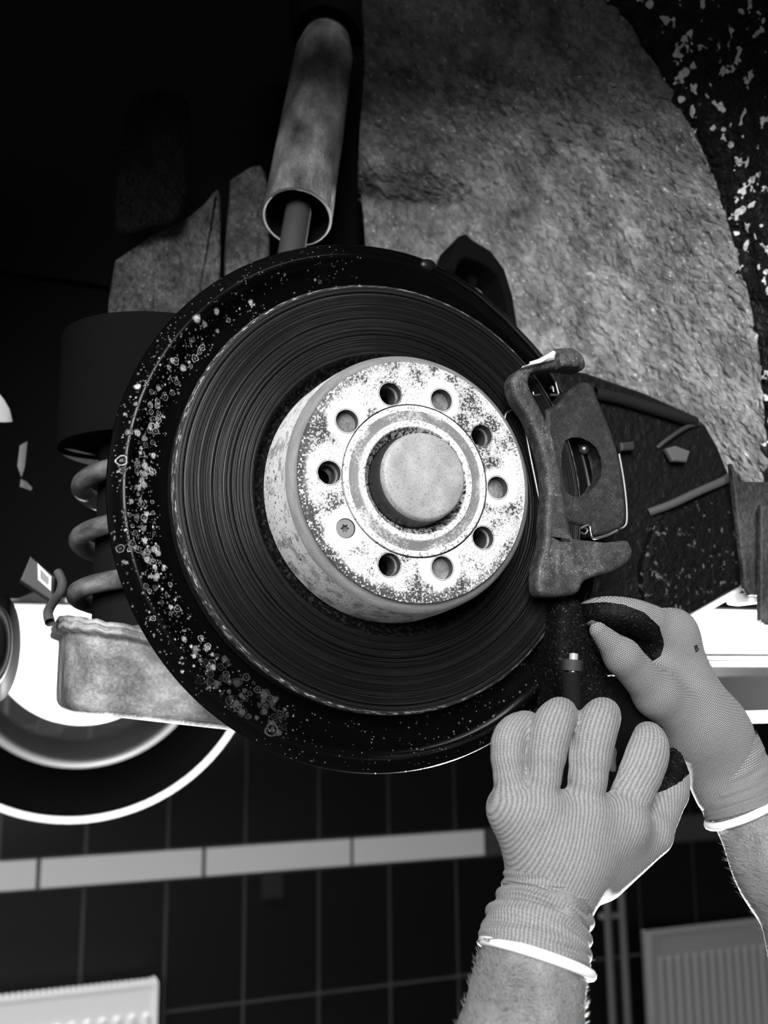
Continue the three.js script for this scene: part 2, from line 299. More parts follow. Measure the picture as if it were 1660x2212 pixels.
// ================================================================ THE ROOM
{
  const wallM = mat(0.08, 0.6, 0, { map: rep(T.plaster, 1) }), white = mat(0.16, 0.8, 0, { map: rep(T.plaster, 0.7) });
  const W = RIGHT - LEFT, D = FRONT - BACK, H = CEIL - FLOOR, cx = (LEFT + RIGHT) / 2, cz = (FRONT + BACK) / 2, cy = (CEIL + FLOOR) / 2;
  structure('floor', boxUV(box(W + 0.4, 0.2, D + 0.4, cx, FLOOR - 0.1, cz)), mat(0.10, 0.55, 0, { map: rep(T.plaster, 0.6) }));
  structure('ceiling', boxUV(box(W + 0.4, 0.2, D + 0.4, cx, CEIL + 0.1, cz)), white);
  structure('wall_left', boxUV(box(0.2, H, D + 0.4, LEFT - 0.1, cy, cz)), white);
  structure('wall_right', boxUV(box(0.2, H, D + 0.4, RIGHT + 0.1, cy, cz)), white);
  structure('wall_front', boxUV(box(W, H, 0.2, cx, cy, FRONT + 0.1)), white);
  const wb = structure('wall_back', boxUV(box(W, H, 0.2, cx, cy, BACK - 0.1)), mat(0.08, 0.8));
  // tiles: dark 0.30 x 0.46 m tiles under and over a pale border course
  const gap = 0.014, tw = 0.3002, x0 = 0.0798, tileM = [0.55, 0.75, 0.95].map((k) => mat(0.16 * k, 0.45, 0, { specularIntensity: 0.6, map: rep(T.tile, 2.4) })), th = 0.466;
  const tg = boxUV(box(tw - gap, th - gap, 0.012)), rows = [-0.711 + th / 2, -0.711 + th * 1.5, -0.711 + th * 2.5, -0.711 + th * 3.5, -0.819 - th / 2, -0.819 - th * 1.5 + 0.0];
  for (const y of rows) for (let k = -11; k < 13; k++) { const t = mesh('tile', tg, tileM[Math.floor(rnd() * 3)], wb); t.position.set(x0 + (k + 0.5) * tw, y, BACK + 0.006); }
  const pale = mat(0.62, 0.35), dim = mat(0.05, 0.4), bg = boxUV(box(0.6 - 0.016, 0.108 - 0.008, 0.014));
  for (let k = -5; k < 7; k++) { const t = mesh('border_tile', bg, k > 2 ? dim : pale, wb); t.position.set(-0.08 + (k + 0.5) * 0.6, -0.765, BACK + 0.007); }
  // daylight window behind the photographer
  const [kx, ky] = KEY.at, [kw, kh] = KEY.size, win = structure('window_1', merge([box(kw + 0.16, 0.08, 0.1, kx, ky + kh / 2 + 0.04, FRONT - 0.05), box(kw + 0.16, 0.08, 0.1, kx, ky - kh / 2 - 0.04, FRONT - 0.05), box(0.08, kh, 0.1, kx - kw / 2 - 0.04, ky, FRONT - 0.05), box(0.08, kh, 0.1, kx + kw / 2 + 0.04, ky, FRONT - 0.05), box(0.05, kh, 0.06, kx, ky, FRONT - 0.06)]), mat(0.5, 0.5));
  mesh('pane', box(kw, kh, 0.01, kx, ky, FRONT - 0.03), mat(0.8, 0.3, 0, { emissive: grey(1), emissiveIntensity: 2 }), win);
}
// lit ceiling panels, added to brighten the aisle and the wheel
for (const [i, l] of ADDED_PANELS.entries()) {
  const t = thing('added_ceiling_lamp', ['added lit ceiling panel brightening the radiators and tiled wall', 'added lit ceiling panel giving top light over the raised wheel'][i], 'lamp', [l.at[0], l.at[1] + 0.03, l.at[2]], 'added ceiling lamps');
  mesh('housing', box(1.26, 0.05, 0.36, 0, 0.03, 0), mat(0.5, 0.5), t); mesh('diffuser', box(1.2, 0.008, 0.3, 0, 0, 0), mat(0.8, 0.4, 0, { emissive: grey(1), emissiveIntensity: 6 }), t);
  for (const x of [-0.5, 0.5]) mesh('rod', bar([x, 0.05, 0], [x, CEIL - l.at[1] - 0.03, 0], 0.006), mat(0.2, 0.5), t);
}
// radiators under the tiles
function radiator(label, x0, x1, yTop, h, z, rib, ribs, tone) {
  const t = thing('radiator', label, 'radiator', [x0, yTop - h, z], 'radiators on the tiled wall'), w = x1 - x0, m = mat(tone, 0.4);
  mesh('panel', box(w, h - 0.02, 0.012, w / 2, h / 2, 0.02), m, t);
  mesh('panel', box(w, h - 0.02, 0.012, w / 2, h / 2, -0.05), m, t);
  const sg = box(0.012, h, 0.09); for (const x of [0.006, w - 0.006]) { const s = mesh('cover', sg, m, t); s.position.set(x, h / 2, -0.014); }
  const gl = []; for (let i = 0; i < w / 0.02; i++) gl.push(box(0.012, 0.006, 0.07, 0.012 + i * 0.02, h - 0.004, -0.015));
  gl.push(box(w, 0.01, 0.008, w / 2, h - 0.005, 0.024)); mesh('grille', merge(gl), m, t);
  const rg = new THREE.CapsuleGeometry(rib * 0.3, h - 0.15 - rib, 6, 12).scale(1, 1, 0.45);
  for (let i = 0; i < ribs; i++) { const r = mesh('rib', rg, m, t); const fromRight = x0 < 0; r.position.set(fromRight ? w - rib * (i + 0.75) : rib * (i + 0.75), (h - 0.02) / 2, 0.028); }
}
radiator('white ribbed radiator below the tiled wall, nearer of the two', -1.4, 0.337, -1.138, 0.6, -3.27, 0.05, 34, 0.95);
radiator('ribbed radiator beside two upright pipes, weaker light put into its grey', 2.43, 3.83, -1.165, 0.6, -3.27, 0.045, 30, 0.3);  // lower tone stands for the weaker light reaching this radiator
{
  const t = thing('heating_pipe', 'pair of upright dark heating pipes left of the farther radiator', 'pipe', [2.27, -1.9, -3.34]);
  for (const x of [0, 0.075]) mesh('pipe', bar([x, 0, 0], [x, 0.99, 0], 0.016), mat(0.1, 0.5), t);
  mesh('pipe_clip', box(0.12, 0.02, 0.03, 0.037, 0.8, -0.02), mat(0.2, 0.5), t);
  const s = thing('wall_socket', 'small dark square socket on the dark tiles', 'socket', [[0.7872, -0.8681], -3.392].flat());
  mesh('cover_plate', box(0.085, 0.095, 0.012), mat(0.004, 0.6), s); mesh('insert', box(0.055, 0.06, 0.016), mat(0.008, 0.5), s);
}
// work lamps on the floor; the third is added to brighten the silencer
for (const [i, p] of RIM_LAMP.entries()) {
  const t = thing('work_lamp', ['work lamp on a tripod under the car, pointed at the hub', 'second work lamp on a tripod lighting the far wheel', 'third lamp on a tripod, added beyond the arch to brighten the silencer'][i], 'lamp', [p[0], FLOOR, p[2]], 'work lamps under the car');
  const h = p[1] - FLOOR, m = mat(0.05, 0.5);
  mesh('pole', bar([0, 0.05, 0], [0, h - 0.08, 0], 0.012), m, t);
  for (let k = 0; k < 3; k++) { const a = k * 2.094; mesh('leg', bar([0, 0.2, 0], [0.2 * Math.cos(a), 0.008, 0.2 * Math.sin(a)], 0.008), m, t); }
  const head = mesh('lamp_head', box(0.16, 0.06, 0.16, 0, h - 0.06, 0), m, t);
  mesh('lamp_lens', box(0.14, 0.006, 0.14, 0, h - 0.027, 0), mat(0.8, 0.3, 0, { emissive: grey(1), emissiveIntensity: 4 }), head);
}
spot(RIM_LAMP[0], [0.1, -0.2, 0], RIM_LAMP_POWER[0], 0.42, 3, 'work_lamp_beam');
spot(RIM_LAMP[1], [-0.1, -0.1, -1.4], RIM_LAMP_POWER[1], 0.75, 3, 'work_lamp_beam');
spot(RIM_LAMP[2], [1.0, -0.1, -0.6], RIM_LAMP_POWER[2], 0.42, 3, 'work_lamp_beam');

// ================================================================ THE CAR BODY round the wheel
const car = thing('car_body', 'raised car body with a dirty coated wheel arch', 'car');
{
  // liner: from its left edge to the crease where it turns outwards
  const L = [[-0.0076, 0.5599, -0.08], [0.0073, 0.5062, -0.12], [0.0351, 0.4791, -0.19], [0.0622, 0.467, -0.26], [0.0719, 0.4014, -0.305], [0.0781, 0.3304, -0.31], [0.0844, 0.2632, -0.31], [0.1077, 0.1709, -0.31], [0.1451, 0.0812, -0.31], [0.1776, 0.001, -0.31]];
  const K = [[0.0085, 0.4881, 0], [0.1039, 0.4771, -0.05], [0.1847, 0.4693, -0.08], [0.2381, 0.4466, -0.09], [0.2879, 0.4048, -0.1], [0.3173, 0.3505, -0.1], [0.3387, 0.2969, -0.1], [0.3527, 0.2403, -0.1], [0.3637, 0.1755, -0.1], [0.3679, 0.1009, -0.1], [0.3734, 0.0223, -0.11], [0.3769, -0.0321, -0.12]];
  const dent = [0.1212, 0.3689], bump = [0.1796, 0.4089];
  const surf = (s, t) => {
    const a = along(L, t), b = along(K, t), x = lerp(a[0], b[0], s), y = lerp(a[1], b[1], s);
    let z = lerp(a[2], b[2], 0.25 * s + 0.75 * Math.pow(s, 2.6));
    z += 0.010 * (fbm(x * 0.8 + 2, y * 0.8 + 2, 9, 3, 201) - 0.5) + 0.0085 * (fbm(x + 3 + 0.7 * z, y + 3 + 0.7 * z, 90, 3, 203) - 0.5) * (0.2 + 1.1 * sstep(0.5, 0.12, t) + 0.45 * s);
    z -= 0.035 * Math.exp(-Math.pow((y - dent[1] + 0.1 * (x - dent[0])) / 0.013, 2)) * (1 - sstep(0.035, 0.065, Math.abs(x - dent[0])));
    return [x, y, z, x + 0.8 * z, y + 0.8 * z];
  };
  mesh('wheel_arch_liner', gridSurface(280, 400, surf, 0.004), M.coat, car);
  // the outer band of the arch, black coating with pale flecks
  const band = (s, t) => { const b = along(K, t), c = [-0.01, 0.12], d = [b[0] - c[0], b[1] - c[1]], l = Math.hypot(...d), k = 1 + 0.1 * s; const n = 0.012 * (fbm(t, s, 40, 3, 205, 12) - 0.5); return [c[0] + d[0] * k + d[0] / l * n, c[1] + d[1] * k + d[1] / l * n, lerp(b[2] - 0.004, 0.1, s), s * 0.22, t * 1.0]; };
  mesh('arch_band', gridSurface(60, 200, band, 0.003), M.tarFlecks, car);
  // dark hood in the liner
  mesh('rubber_hood', slab(shapeOf([[0.1312, 0.2578], [0.1421, 0.2801], [0.1472, 0.2935], [0.154, 0.2969], [0.1616, 0.2912], [0.1799, 0.2838], [0.1941, 0.2672], [0.202, 0.2403], [0.2058, 0.2107], [0.198, 0.212], [0.1931, 0.2391], [0.1869, 0.2586], [0.1783, 0.2657], [0.1687, 0.2699], [0.161, 0.2715], [0.1543, 0.2723], [0.1475, 0.2685], [0.1415, 0.2547]]), -0.235, 0.05, 0.003), M.black, car);
  mesh('hood_core', slab(shapeOf([[0.1655, 0.2839], [0.1745, 0.2862], [0.1802, 0.2741], [0.1746, 0.2542], [0.17, 0.2655]], [], true), -0.262, 0.03, 0.002), M.black, car);
  // panels left of the shock absorber
  const panel = (pts, z, m, seed) => { const s = slab(shapeOf(pts, [], true), z, 0.012, 0.004); return mesh('arch_panel', s, m, car); };
  const dirt = mat(0.45, 0.75, 0, { specularIntensity: 0.4, map: rep(T.coat, 4), bumpMap: rep(T.coatBump, 5), bumpScale: 0.008 });
  const darkCoat = mat(0.02, 0.7, 0, { specularIntensity: 0.2, map: rep(T.coat, 4), bumpMap: rep(T.coatBump, 5), bumpScale: 0.008 });  // coat darkened to stand in for the fall-off of light
  panel([[-0.0489, 0.3696], [-0.0142, 0.3836], [-0.0126, 0.2519], [-0.0503, 0.2467]], -0.34, dirt);
  panel([[-0.1558, 0.2662], [-0.1232, 0.2966], [-0.0978, 0.3135], [-0.0763, 0.3353], [-0.0614, 0.3525], [-0.0586, 0.3001], [-0.0593, 0.2435], [-0.069, 0.2053], [-0.1531, 0.1949]], -0.335, dirt);
  panel([[-0.1558, 0.3903], [-0.1443, 0.4161], [-0.1, 0.4212], [-0.0993, 0.314], [-0.1278, 0.291], [-0.16, 0.2855]], -0.3, darkCoat);
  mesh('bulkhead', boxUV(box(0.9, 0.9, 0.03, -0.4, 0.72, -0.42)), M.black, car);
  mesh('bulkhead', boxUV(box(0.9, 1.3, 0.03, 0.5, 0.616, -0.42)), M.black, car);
  mesh('gap_shade', boxUV(slab(shapeOf([[0.0444, 0.6688], [0.0748, 0.6781], [0.0695, 0.2856], [0.0459, 0.282]]), -0.3, 0.1, 0.006)), M.black, car);  // black strip standing for the shadowed gap beside the tube
  mesh('spring_turret', new THREE.CylinderGeometry(0.078, 0.077, 0.09, 48).translate(-0.125, 0.108, -0.24), M.black, car);
  mesh('floor_pan', boxUV(box(2.4, 0.04, 1.1, 0.1, 0.32, -1.0)), mat(0.02, 0.7), car);
  const wing = new THREE.Shape([[-1.6, -0.12], [-1.6, 0.95], [1.5, 0.95], [1.5, -0.12], [0.395, -0.12], ...Array.from({ length: 60 }, (_, i) => [(i < 30 ? 0.395 : 0.5) * Math.cos(Math.PI * i / 59), 0.02 + 0.4 * Math.sin(Math.PI * i / 59)]), [-0.5, -0.12]].map(([x, y]) => new THREE.Vector2(x, y)));
  mesh('wing_panel', slab(wing, 0.12, 0.02, 0), mat(0.03, 0.3), car);
  // lower end of the arch
  const flange = mat(0.1, 0.7, 0, { map: rep(T.mottle, 5), bumpMap: rep(T.fine, 4), bumpScale: 0.002 });
  mesh('arch_flange', slab(shapeOf([[0.3024, 0.0487], [0.3102, 0.0342], [0.3371, 0.0359], [0.3561, 0.0372], [0.3462, -0.0573], [0.3233, -0.0571], [0.3107, -0.0567], [0.3068, -0.051], [0.3056, -0.0255]]), -0.07, 0.006, 0.002), flange, car);
  mesh('arch_flange', slab(shapeOf([[0.3197, 0.0141], [0.354, 0.0161], [0.3437, -0.0806], [0.3144, -0.0803], [0.3103, -0.0768]]), -0.06, 0.006, 0.002), flange, car);
  mesh('drain_lip', slab(shapeOf([[0.3126, -0.054], [0.3262, -0.0536], [0.3254, -0.062], [0.3155, -0.0612]]), -0.075, 0.03, 0.003), M.white, car);
  // dark box beside the caliper: the lower rear corner of the underbody
  const dk = mat(0.006, 0.5, 0, { specularIntensity: 0.25, bumpMap: rep(T.castBump, 5), bumpScale: 0.002 });
  mesh('underbody_tray', slab(shapeOf([[0.1511, 0.1209], [0.1887, 0.1212], [0.2446, 0.1097], [0.2891, 0.0963], [0.3032, 0.0877], [0.3147, 0.0689], [0.3271, 0.0384], [0.329, -0.0022], [0.3286, -0.0471], [0.2718, -0.0742], [0.2483, -0.0861], [0.2013, -0.097], [0.1413, -0.0974]]), -0.095, 0.12, 0.008), dk, car);
  const soft = mat(0.09, 0.5);
  mesh('tray_rib', tube([[0.1915, 0.1012, -0.091], [0.2148, 0.099, -0.091], [0.2408, 0.0946, -0.091], [0.2717, 0.0889, -0.091], [0.2884, 0.0876, -0.095]], 0.005, 40, 10), mat(0.01, 0.8, 0, { specularIntensity: 0.3 }), car);
  mesh('tray_rib', tube([[0.2377, 0.009, -0.095], [0.2572, 0.0161, -0.091], [0.2834, 0.0279, -0.089], [0.3071, 0.0378, -0.089], [0.3225, 0.0455, -0.091]], 0.0035, 40, 10), mat(0.05, 0.7), car);
  mesh('tray_rib', tube([[0.2503, 0.0627, -0.095], [0.259, 0.0701, -0.091], [0.2755, 0.0803, -0.091], [0.2929, 0.0868, -0.095]], 0.002, 30, 8), mat(0.02, 0.7), car);
  mesh('bracket_plate', slab(shapeOf([[0.2516, 0.0604], [0.2616, 0.0635], [0.2756, 0.06], [0.2713, 0.0505], [0.2579, 0.0503]]), -0.085, 0.006, 0.002), mat(0.08, 0.6), car);
  mesh('bracket_plate', slab(shapeOf([[0.2093, 0.0619], [0.2223, 0.0641], [0.2227, 0.0566], [0.2098, 0.0549]]), -0.085, 0.006, 0.002), mat(0.02, 0.6), car);
  mesh('mud_crust', slab(shapeOf([[0.24, -0.0003], [0.2582, 0.0099], [0.3185, 0.0382], [0.3202, -0.0038], [0.3191, -0.046], [0.2659, -0.0713], [0.2262, -0.0762], [0.2249, -0.0336]]), -0.087, 0.02, 0.004), mat(0.10, 0.7, 0, { specularIntensity: 0.3, map: rep(T.nitrile, 3.5), bumpMap: rep(T.castBump, 6), bumpScale: 0.002 }), car);
  mesh('lit_tray_edge', slab(shapeOf([[0.2639, -0.077], [0.267, -0.0716], [0.3232, -0.046], [0.3253, -0.0489], [0.3207, -0.0535], [0.2737, -0.0751]]), -0.093, 0.02, 0.002), M.white, car);  // white colour puts in the light caught along this edge
}
// silencer beyond the hub, bright sheet steel
{
  const t = thing('exhaust_silencer', 'bright steel exhaust silencer behind the gloved hands', 'silencer');
  const prof = [[-0.62, 0], [-0.6, 0.06], [-0.56, 0.078], [0.56, 0.078], [0.6, 0.06], [0.62, 0]];
  const g = new THREE.LatheGeometry(prof.map(([a, r]) => new THREE.Vector2(Math.max(r, 1e-4), a)), 48).rotateZ(-Math.PI / 2).scale(1, 1.4, 1.25).translate(0.92, -0.028, -0.62);
  mesh('shell', g, mat(0.9, 0.35, 0.1), t);
  mesh('seam', box(1.1, 0.004, 0.006, 0.95, -0.092, -0.522), mat(0.01, 0.6), t);
  mesh('added_sheet', boxUV(box(1.1, 0.056, 0.004, 0.98, -0.141, -0.519)), mat(0.012, 0.8, 0, { specularIntensity: 0.2 }), t);  // added dark strip, painting in the shaded underside of the shell
  mesh('bottom_flange', box(1.1, 0.014, 0.03, 0.96, -0.1655, -0.53), mat(0.9, 0.4), t);
}

// ================================================================ SUSPENSION
{
  const t = thing('shock_absorber', 'rusty shock absorber with an open dust tube above the brake disc', 'shock absorber');
  const rusty = mat(0.62, 0.6, 0.1, { map: rep(T.mottle, 2, 3), bumpMap: rep(T.castBump, 4, 7), bumpScale: 0.001 });
  const A = new THREE.Vector3(...[-0.021, 0.265, -0.2]), B = new THREE.Vector3(...[0.0336, 0.4965, -0.3]);
  const place = (g) => g.applyQuaternion(new THREE.Quaternion().setFromUnitVectors(new THREE.Vector3(0, 1, 0), B.clone().sub(A).normalize())).translate(A.x, A.y, A.z);
  const l = A.distanceTo(B);
  mesh('dust_tube', place(new THREE.LatheGeometry([[0.0274, 0.0008], [0.0286, 0], [0.0294, 0.002], [0.0294, l * 0.5], [0.0285, l], [0.02, l + 0.05]].map(([r, y]) => new THREE.Vector2(r, y)), 64)), rusty, t);
  mesh('tube_bore', place(new THREE.LatheGeometry([[0.001, 0.12], [0.0272, 0.12], [0.0272, 0.0009]].map(([r, y]) => new THREE.Vector2(r, y)), 64)), M.black, t, 'inside of the tube coloured black for its shade');  // black paints in the shade inside the tube
  mesh('piston_rod', place(new THREE.CylinderGeometry(0.011, 0.011, 0.3, 24).translate(0, -0.08, 0)), mat(0.04, 0.5, 0.1), t);
  mesh('damper_body', place(new THREE.CylinderGeometry(0.024, 0.024, 0.16, 40).translate(0, -0.16, 0)), M.blackPaint, t);
  mesh('mount', place(new THREE.CylinderGeometry(0.045, 0.035, 0.06, 40).translate(0, l + 0.06, 0)), M.black, t);
}
{
  const t = thing('coil_spring', 'rusty coil spring standing in the spring pan', 'spring', [-0.125, -0.088, -0.24]);
  const pts = []; for (let i = 0; i <= 260; i++) { const a = i / 260 * 5.4 * 2 * Math.PI; pts.push([0.058 * Math.cos(a - 2.2), 0.0425 * a / (2 * Math.PI) , -0.058 * Math.sin(a - 2.2)]); }
  mesh('coil', tube(pts, 0.0073, 520, 14), mat(0.42, 0.6, 0.1, { map: rep(T.mottle, 20, 1), bumpMap: rep(T.fine, 60, 2), bumpScale: 0.0005 }), t);
}
{
  // spring pan: rounded tray with a rolled flange
  const t = thing('control_arm', 'grey rusty control arm pan under the coil spring', 'control arm');
  const X0 = -0.191, X1 = 0.05, Z0 = -0.165, Z1 = -0.33, R = 0.028, slope = -0.24;
  const plan = (n) => { const p = []; for (let i = 0; i <= n; i++) p.push([lerp(X1, X0 + R, i / n), Z0]); for (let i = 1; i <= 14; i++) { const a = Math.PI / 2 + i / 14 * Math.PI / 2; p.push([X0 + R + R * Math.cos(a), Z0 - R + R * Math.sin(a)]); } for (let i = 1; i <= n; i++) p.push([X0, lerp(Z0 - R, Z1 + R, i / n)]); for (let i = 1; i <= 14; i++) { const a = Math.PI + i / 14 * Math.PI / 2; p.push([X0 + R + R * Math.cos(a), Z1 + R + R * Math.sin(a)]); } for (let i = 1; i <= n; i++) p.push([lerp(X0 + R, X1, i / n), Z1]); return p; };
  const P = plan(24), off = (k, d) => { const a = P[Math.max(0, k - 1)], b = P[Math.min(P.length - 1, k + 1)], tx = b[0] - a[0], tz = b[1] - a[1], l = Math.hypot(tx, tz); return [P[k][0] + tz / l * d, P[k][1] - tx / l * d]; };
  // rows: (outward offset, share of the wall's height)
  const rows = [[-0.082, 0], [-0.03, 0], [-0.009, 0.0], [-0.005, 0.02], [-0.002, 0.06], [-0.0004, 0.11], [0, 0.2], [0, 0.6], [0, 0.8], [0.0004, 0.84], [0.006, 0.852], [0.007, 0.885], [0.006, 0.915], [0.004, 0.922], [0.006, 0.932], [0.0066, 0.96], [0.005, 0.99], [0.001, 1], [-0.003, 1], [-0.004, 0.95], [-0.004, 0.3]];
  const bottom = (x) => -0.1405 - 0.131 * (x + 0.179), top = (x) => -0.0725 - 0.175 * (x + 0.195);
  const len = [0]; for (let k = 1; k < P.length; k++) len.push(len[k - 1] + Math.hypot(P[k][0] - P[k - 1][0], P[k][1] - P[k - 1][1]));
  const g = gridSurface(P.length - 1, rows.length - 1, (u, v) => { const k = Math.round(u * (P.length - 1)), r = rows[Math.round(v * (rows.length - 1))], q = off(k, r[0]); return [q[0], lerp(bottom(q[0]), top(q[0]), r[1]) + (r[1] > 0.83 ? 0.0008 * Math.sin(k * 1.7) : 0), q[1], len[k], r[1] * 0.075 + r[0] * 0.5]; });
  mesh('pan', g, M.galvanised, t);
  // bracket with a square hole
  mesh('bracket', slab(shapeOf([[-0.217, -0.0225], [-0.198, -0.0384], [-0.199, -0.0574], [-0.2236, -0.0416]]), -0.25, 0.02, 0.0015), mat(0.035, 0.6), t);
  mesh('lit_hole_ring', slab(shapeOf([[-0.2118, -0.0279], [-0.2107, -0.0413], [-0.2004, -0.0503], [-0.2006, -0.0384]], [[[-0.2088, -0.0339], [-0.2082, -0.0401], [-0.203, -0.0448], [-0.2029, -0.0398]]]), -0.247, 0.004, 0.001), mat(0.62, 0.5), t);  // bright ring paints in the lit inner walls of the hole
  mesh('hole_floor', slab(shapeOf([[-0.2091, -0.0329], [-0.2085, -0.0403], [-0.2026, -0.0452], [-0.2026, -0.0393]]), -0.248, 0.002, 0.0003), mat(0.2, 0.5), t);
  mesh('lobe', tube([[-0.1968, -0.0353, -0.24], [-0.1937, -0.0428, -0.235], [-0.1943, -0.0504, -0.23], [-0.199, -0.059, -0.22], [-0.2041, -0.07, -0.19], [-0.2029, -0.0781, -0.18]], 0.0035, 40, 10), mat(0.06, 0.6), t);
}
{
  const t = thing('subframe', 'dark subframe and links beside the coil spring', 'subframe');
  mesh('cross_member', boxUV(box(0.9, 0.12, 0.1, -0.45, 0.26, -0.5)), M.black, t);
  mesh('bump_stop', new THREE.CylinderGeometry(0.045, 0.046, 0.26, 32).translate(-0.125, 0.0, -0.24), M.rubber, t);
  // dark plate, its openings showing the added bright sheet behind
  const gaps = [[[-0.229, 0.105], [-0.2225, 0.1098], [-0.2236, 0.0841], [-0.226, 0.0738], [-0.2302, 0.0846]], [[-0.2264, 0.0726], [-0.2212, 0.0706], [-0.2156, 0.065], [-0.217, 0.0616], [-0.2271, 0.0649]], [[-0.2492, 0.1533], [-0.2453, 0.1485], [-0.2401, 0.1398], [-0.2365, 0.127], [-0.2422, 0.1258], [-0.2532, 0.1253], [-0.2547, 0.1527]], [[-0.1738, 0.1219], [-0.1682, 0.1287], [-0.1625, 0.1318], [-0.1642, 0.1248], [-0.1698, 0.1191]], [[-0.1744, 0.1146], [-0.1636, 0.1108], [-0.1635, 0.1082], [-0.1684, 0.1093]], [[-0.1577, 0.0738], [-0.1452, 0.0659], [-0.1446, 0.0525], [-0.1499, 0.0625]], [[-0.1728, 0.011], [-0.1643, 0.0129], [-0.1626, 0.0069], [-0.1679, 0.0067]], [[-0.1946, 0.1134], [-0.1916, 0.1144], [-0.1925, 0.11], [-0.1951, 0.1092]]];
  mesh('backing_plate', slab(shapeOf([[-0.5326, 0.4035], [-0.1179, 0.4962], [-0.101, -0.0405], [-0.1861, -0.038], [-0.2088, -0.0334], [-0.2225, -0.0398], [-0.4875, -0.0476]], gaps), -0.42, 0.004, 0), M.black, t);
}
{
  const t = thing('added_sheet', 'added bright sheet seen through small gaps left of the coil spring', 'added sheet');  // added sheet, gives bright slivers behind the plate gaps
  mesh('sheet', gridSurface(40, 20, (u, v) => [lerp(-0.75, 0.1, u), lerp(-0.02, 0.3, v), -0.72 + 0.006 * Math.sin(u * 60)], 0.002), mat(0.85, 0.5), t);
  mesh('folded_edge', tube([[-0.75, -0.02, -0.72], [-0.3, -0.02, -0.716], [0.1, -0.02, -0.72]], 0.004, 40, 8), mat(0.5, 0.5), t);
}
// far rear wheel of the same axle
{
  const t = thing('wheel_assembly', 'far wheel of the axle seen from its inner side', 'wheel', [-0.09, -0.018, -1.43]);
  mesh('tyre', lathe([[0.235, 0], [0.255, 0.012], [0.29, 0.018], [0.318, 0.008], [0.33, -0.006], [0.338, -0.03], [0.341, -0.06], [0.341, -0.15], [0.33, -0.19], [0.29, -0.2], [0.24, -0.19]]), mat(0.001, 0.95, 0, { specularIntensity: 0.0 }), t);
  const treads = []; for (let i = 0; i < 124; i++) { const a = i / 124 * 2 * Math.PI; treads.push(box(0.0165, 0.011, 0.05).translate(0, 0.339, -0.03).rotateZ(a)); }
  const tr = mesh('tread_block', merge(treads), mat(0.5, 0.7), t, 'tread shoulder with rim light put into its pale colour'); tr.userData.kind = 'stuff';  // pale tone stands for light grazing the tread from below
  mesh('rim', lathe([[0.243, -0.004], [0.245, 0.006], [0.236, 0.012], [0.226, 0.004], [0.222, -0.02], [0.205, -0.05], [0.2, -0.13], [0.215, -0.18]]), mat(0.12, 0.5, 0.1), t);
  for (let k = 0; k < 5; k++) { const a = k * 2 * Math.PI / 5 + 0.35; mesh('spoke', boxUV(box(0.05, 0.15, 0.03)).translate(0, 0.13, -0.15).rotateZ(a), mat(0.15, 0.5, 0.2), t); }
  mesh('wheel_disc', lathe([[0.001, -0.14], [0.07, -0.14], [0.07, -0.16], [0.001, -0.16]], 48), mat(0.1, 0.5), t);
}
{
  const t = thing('dust_shield', 'bright sheet-metal dust shield inside the far wheel', 'dust shield', [-0.09, -0.005, -1.4]);
  mesh('plate', slab(shapeOf(circlePts(0, 0, 0.178, 80), [circlePts(-0.03, -0.128, 0.005, 16), circlePts(-0.066, -0.142, 0.0055, 16), circlePts(0.02, -0.13, 0.005, 16)]), 0, 0.006, 0.002), mat(0.92, 0.6), t);
  mesh('pressed_rib', new THREE.TorusGeometry(0.012, 0.0025, 8, 30).scale(1.3, 0.5, 1).translate(0.0, -0.152, 0), mat(0.4, 0.6), t);
  mesh('pressed_rib', new THREE.TorusGeometry(0.172, 0.002, 8, 60, 0.5).rotateZ(-1.75).translate(0, 0, 0), mat(0.5, 0.6), t);
}
{
  const t = thing('rubber_bush', 'dark rounded rubber bush left of the control arm pan', 'bush', [[-0.2362, -0.0885], -0.35].flat());
  mesh('rubber_body', new THREE.SphereGeometry(1, 48, 32).scale(0.017, 0.045, 0.05), mat(0.006, 0.6, 0, { specularIntensity: 0.15 }), t);
  mesh('inner_sleeve', new THREE.TorusGeometry(0.02, 0.004, 12, 40).scale(0.6, 1.4, 1).translate(-0.004, 0, 0.045), mat(0.02, 0.5), t);
}

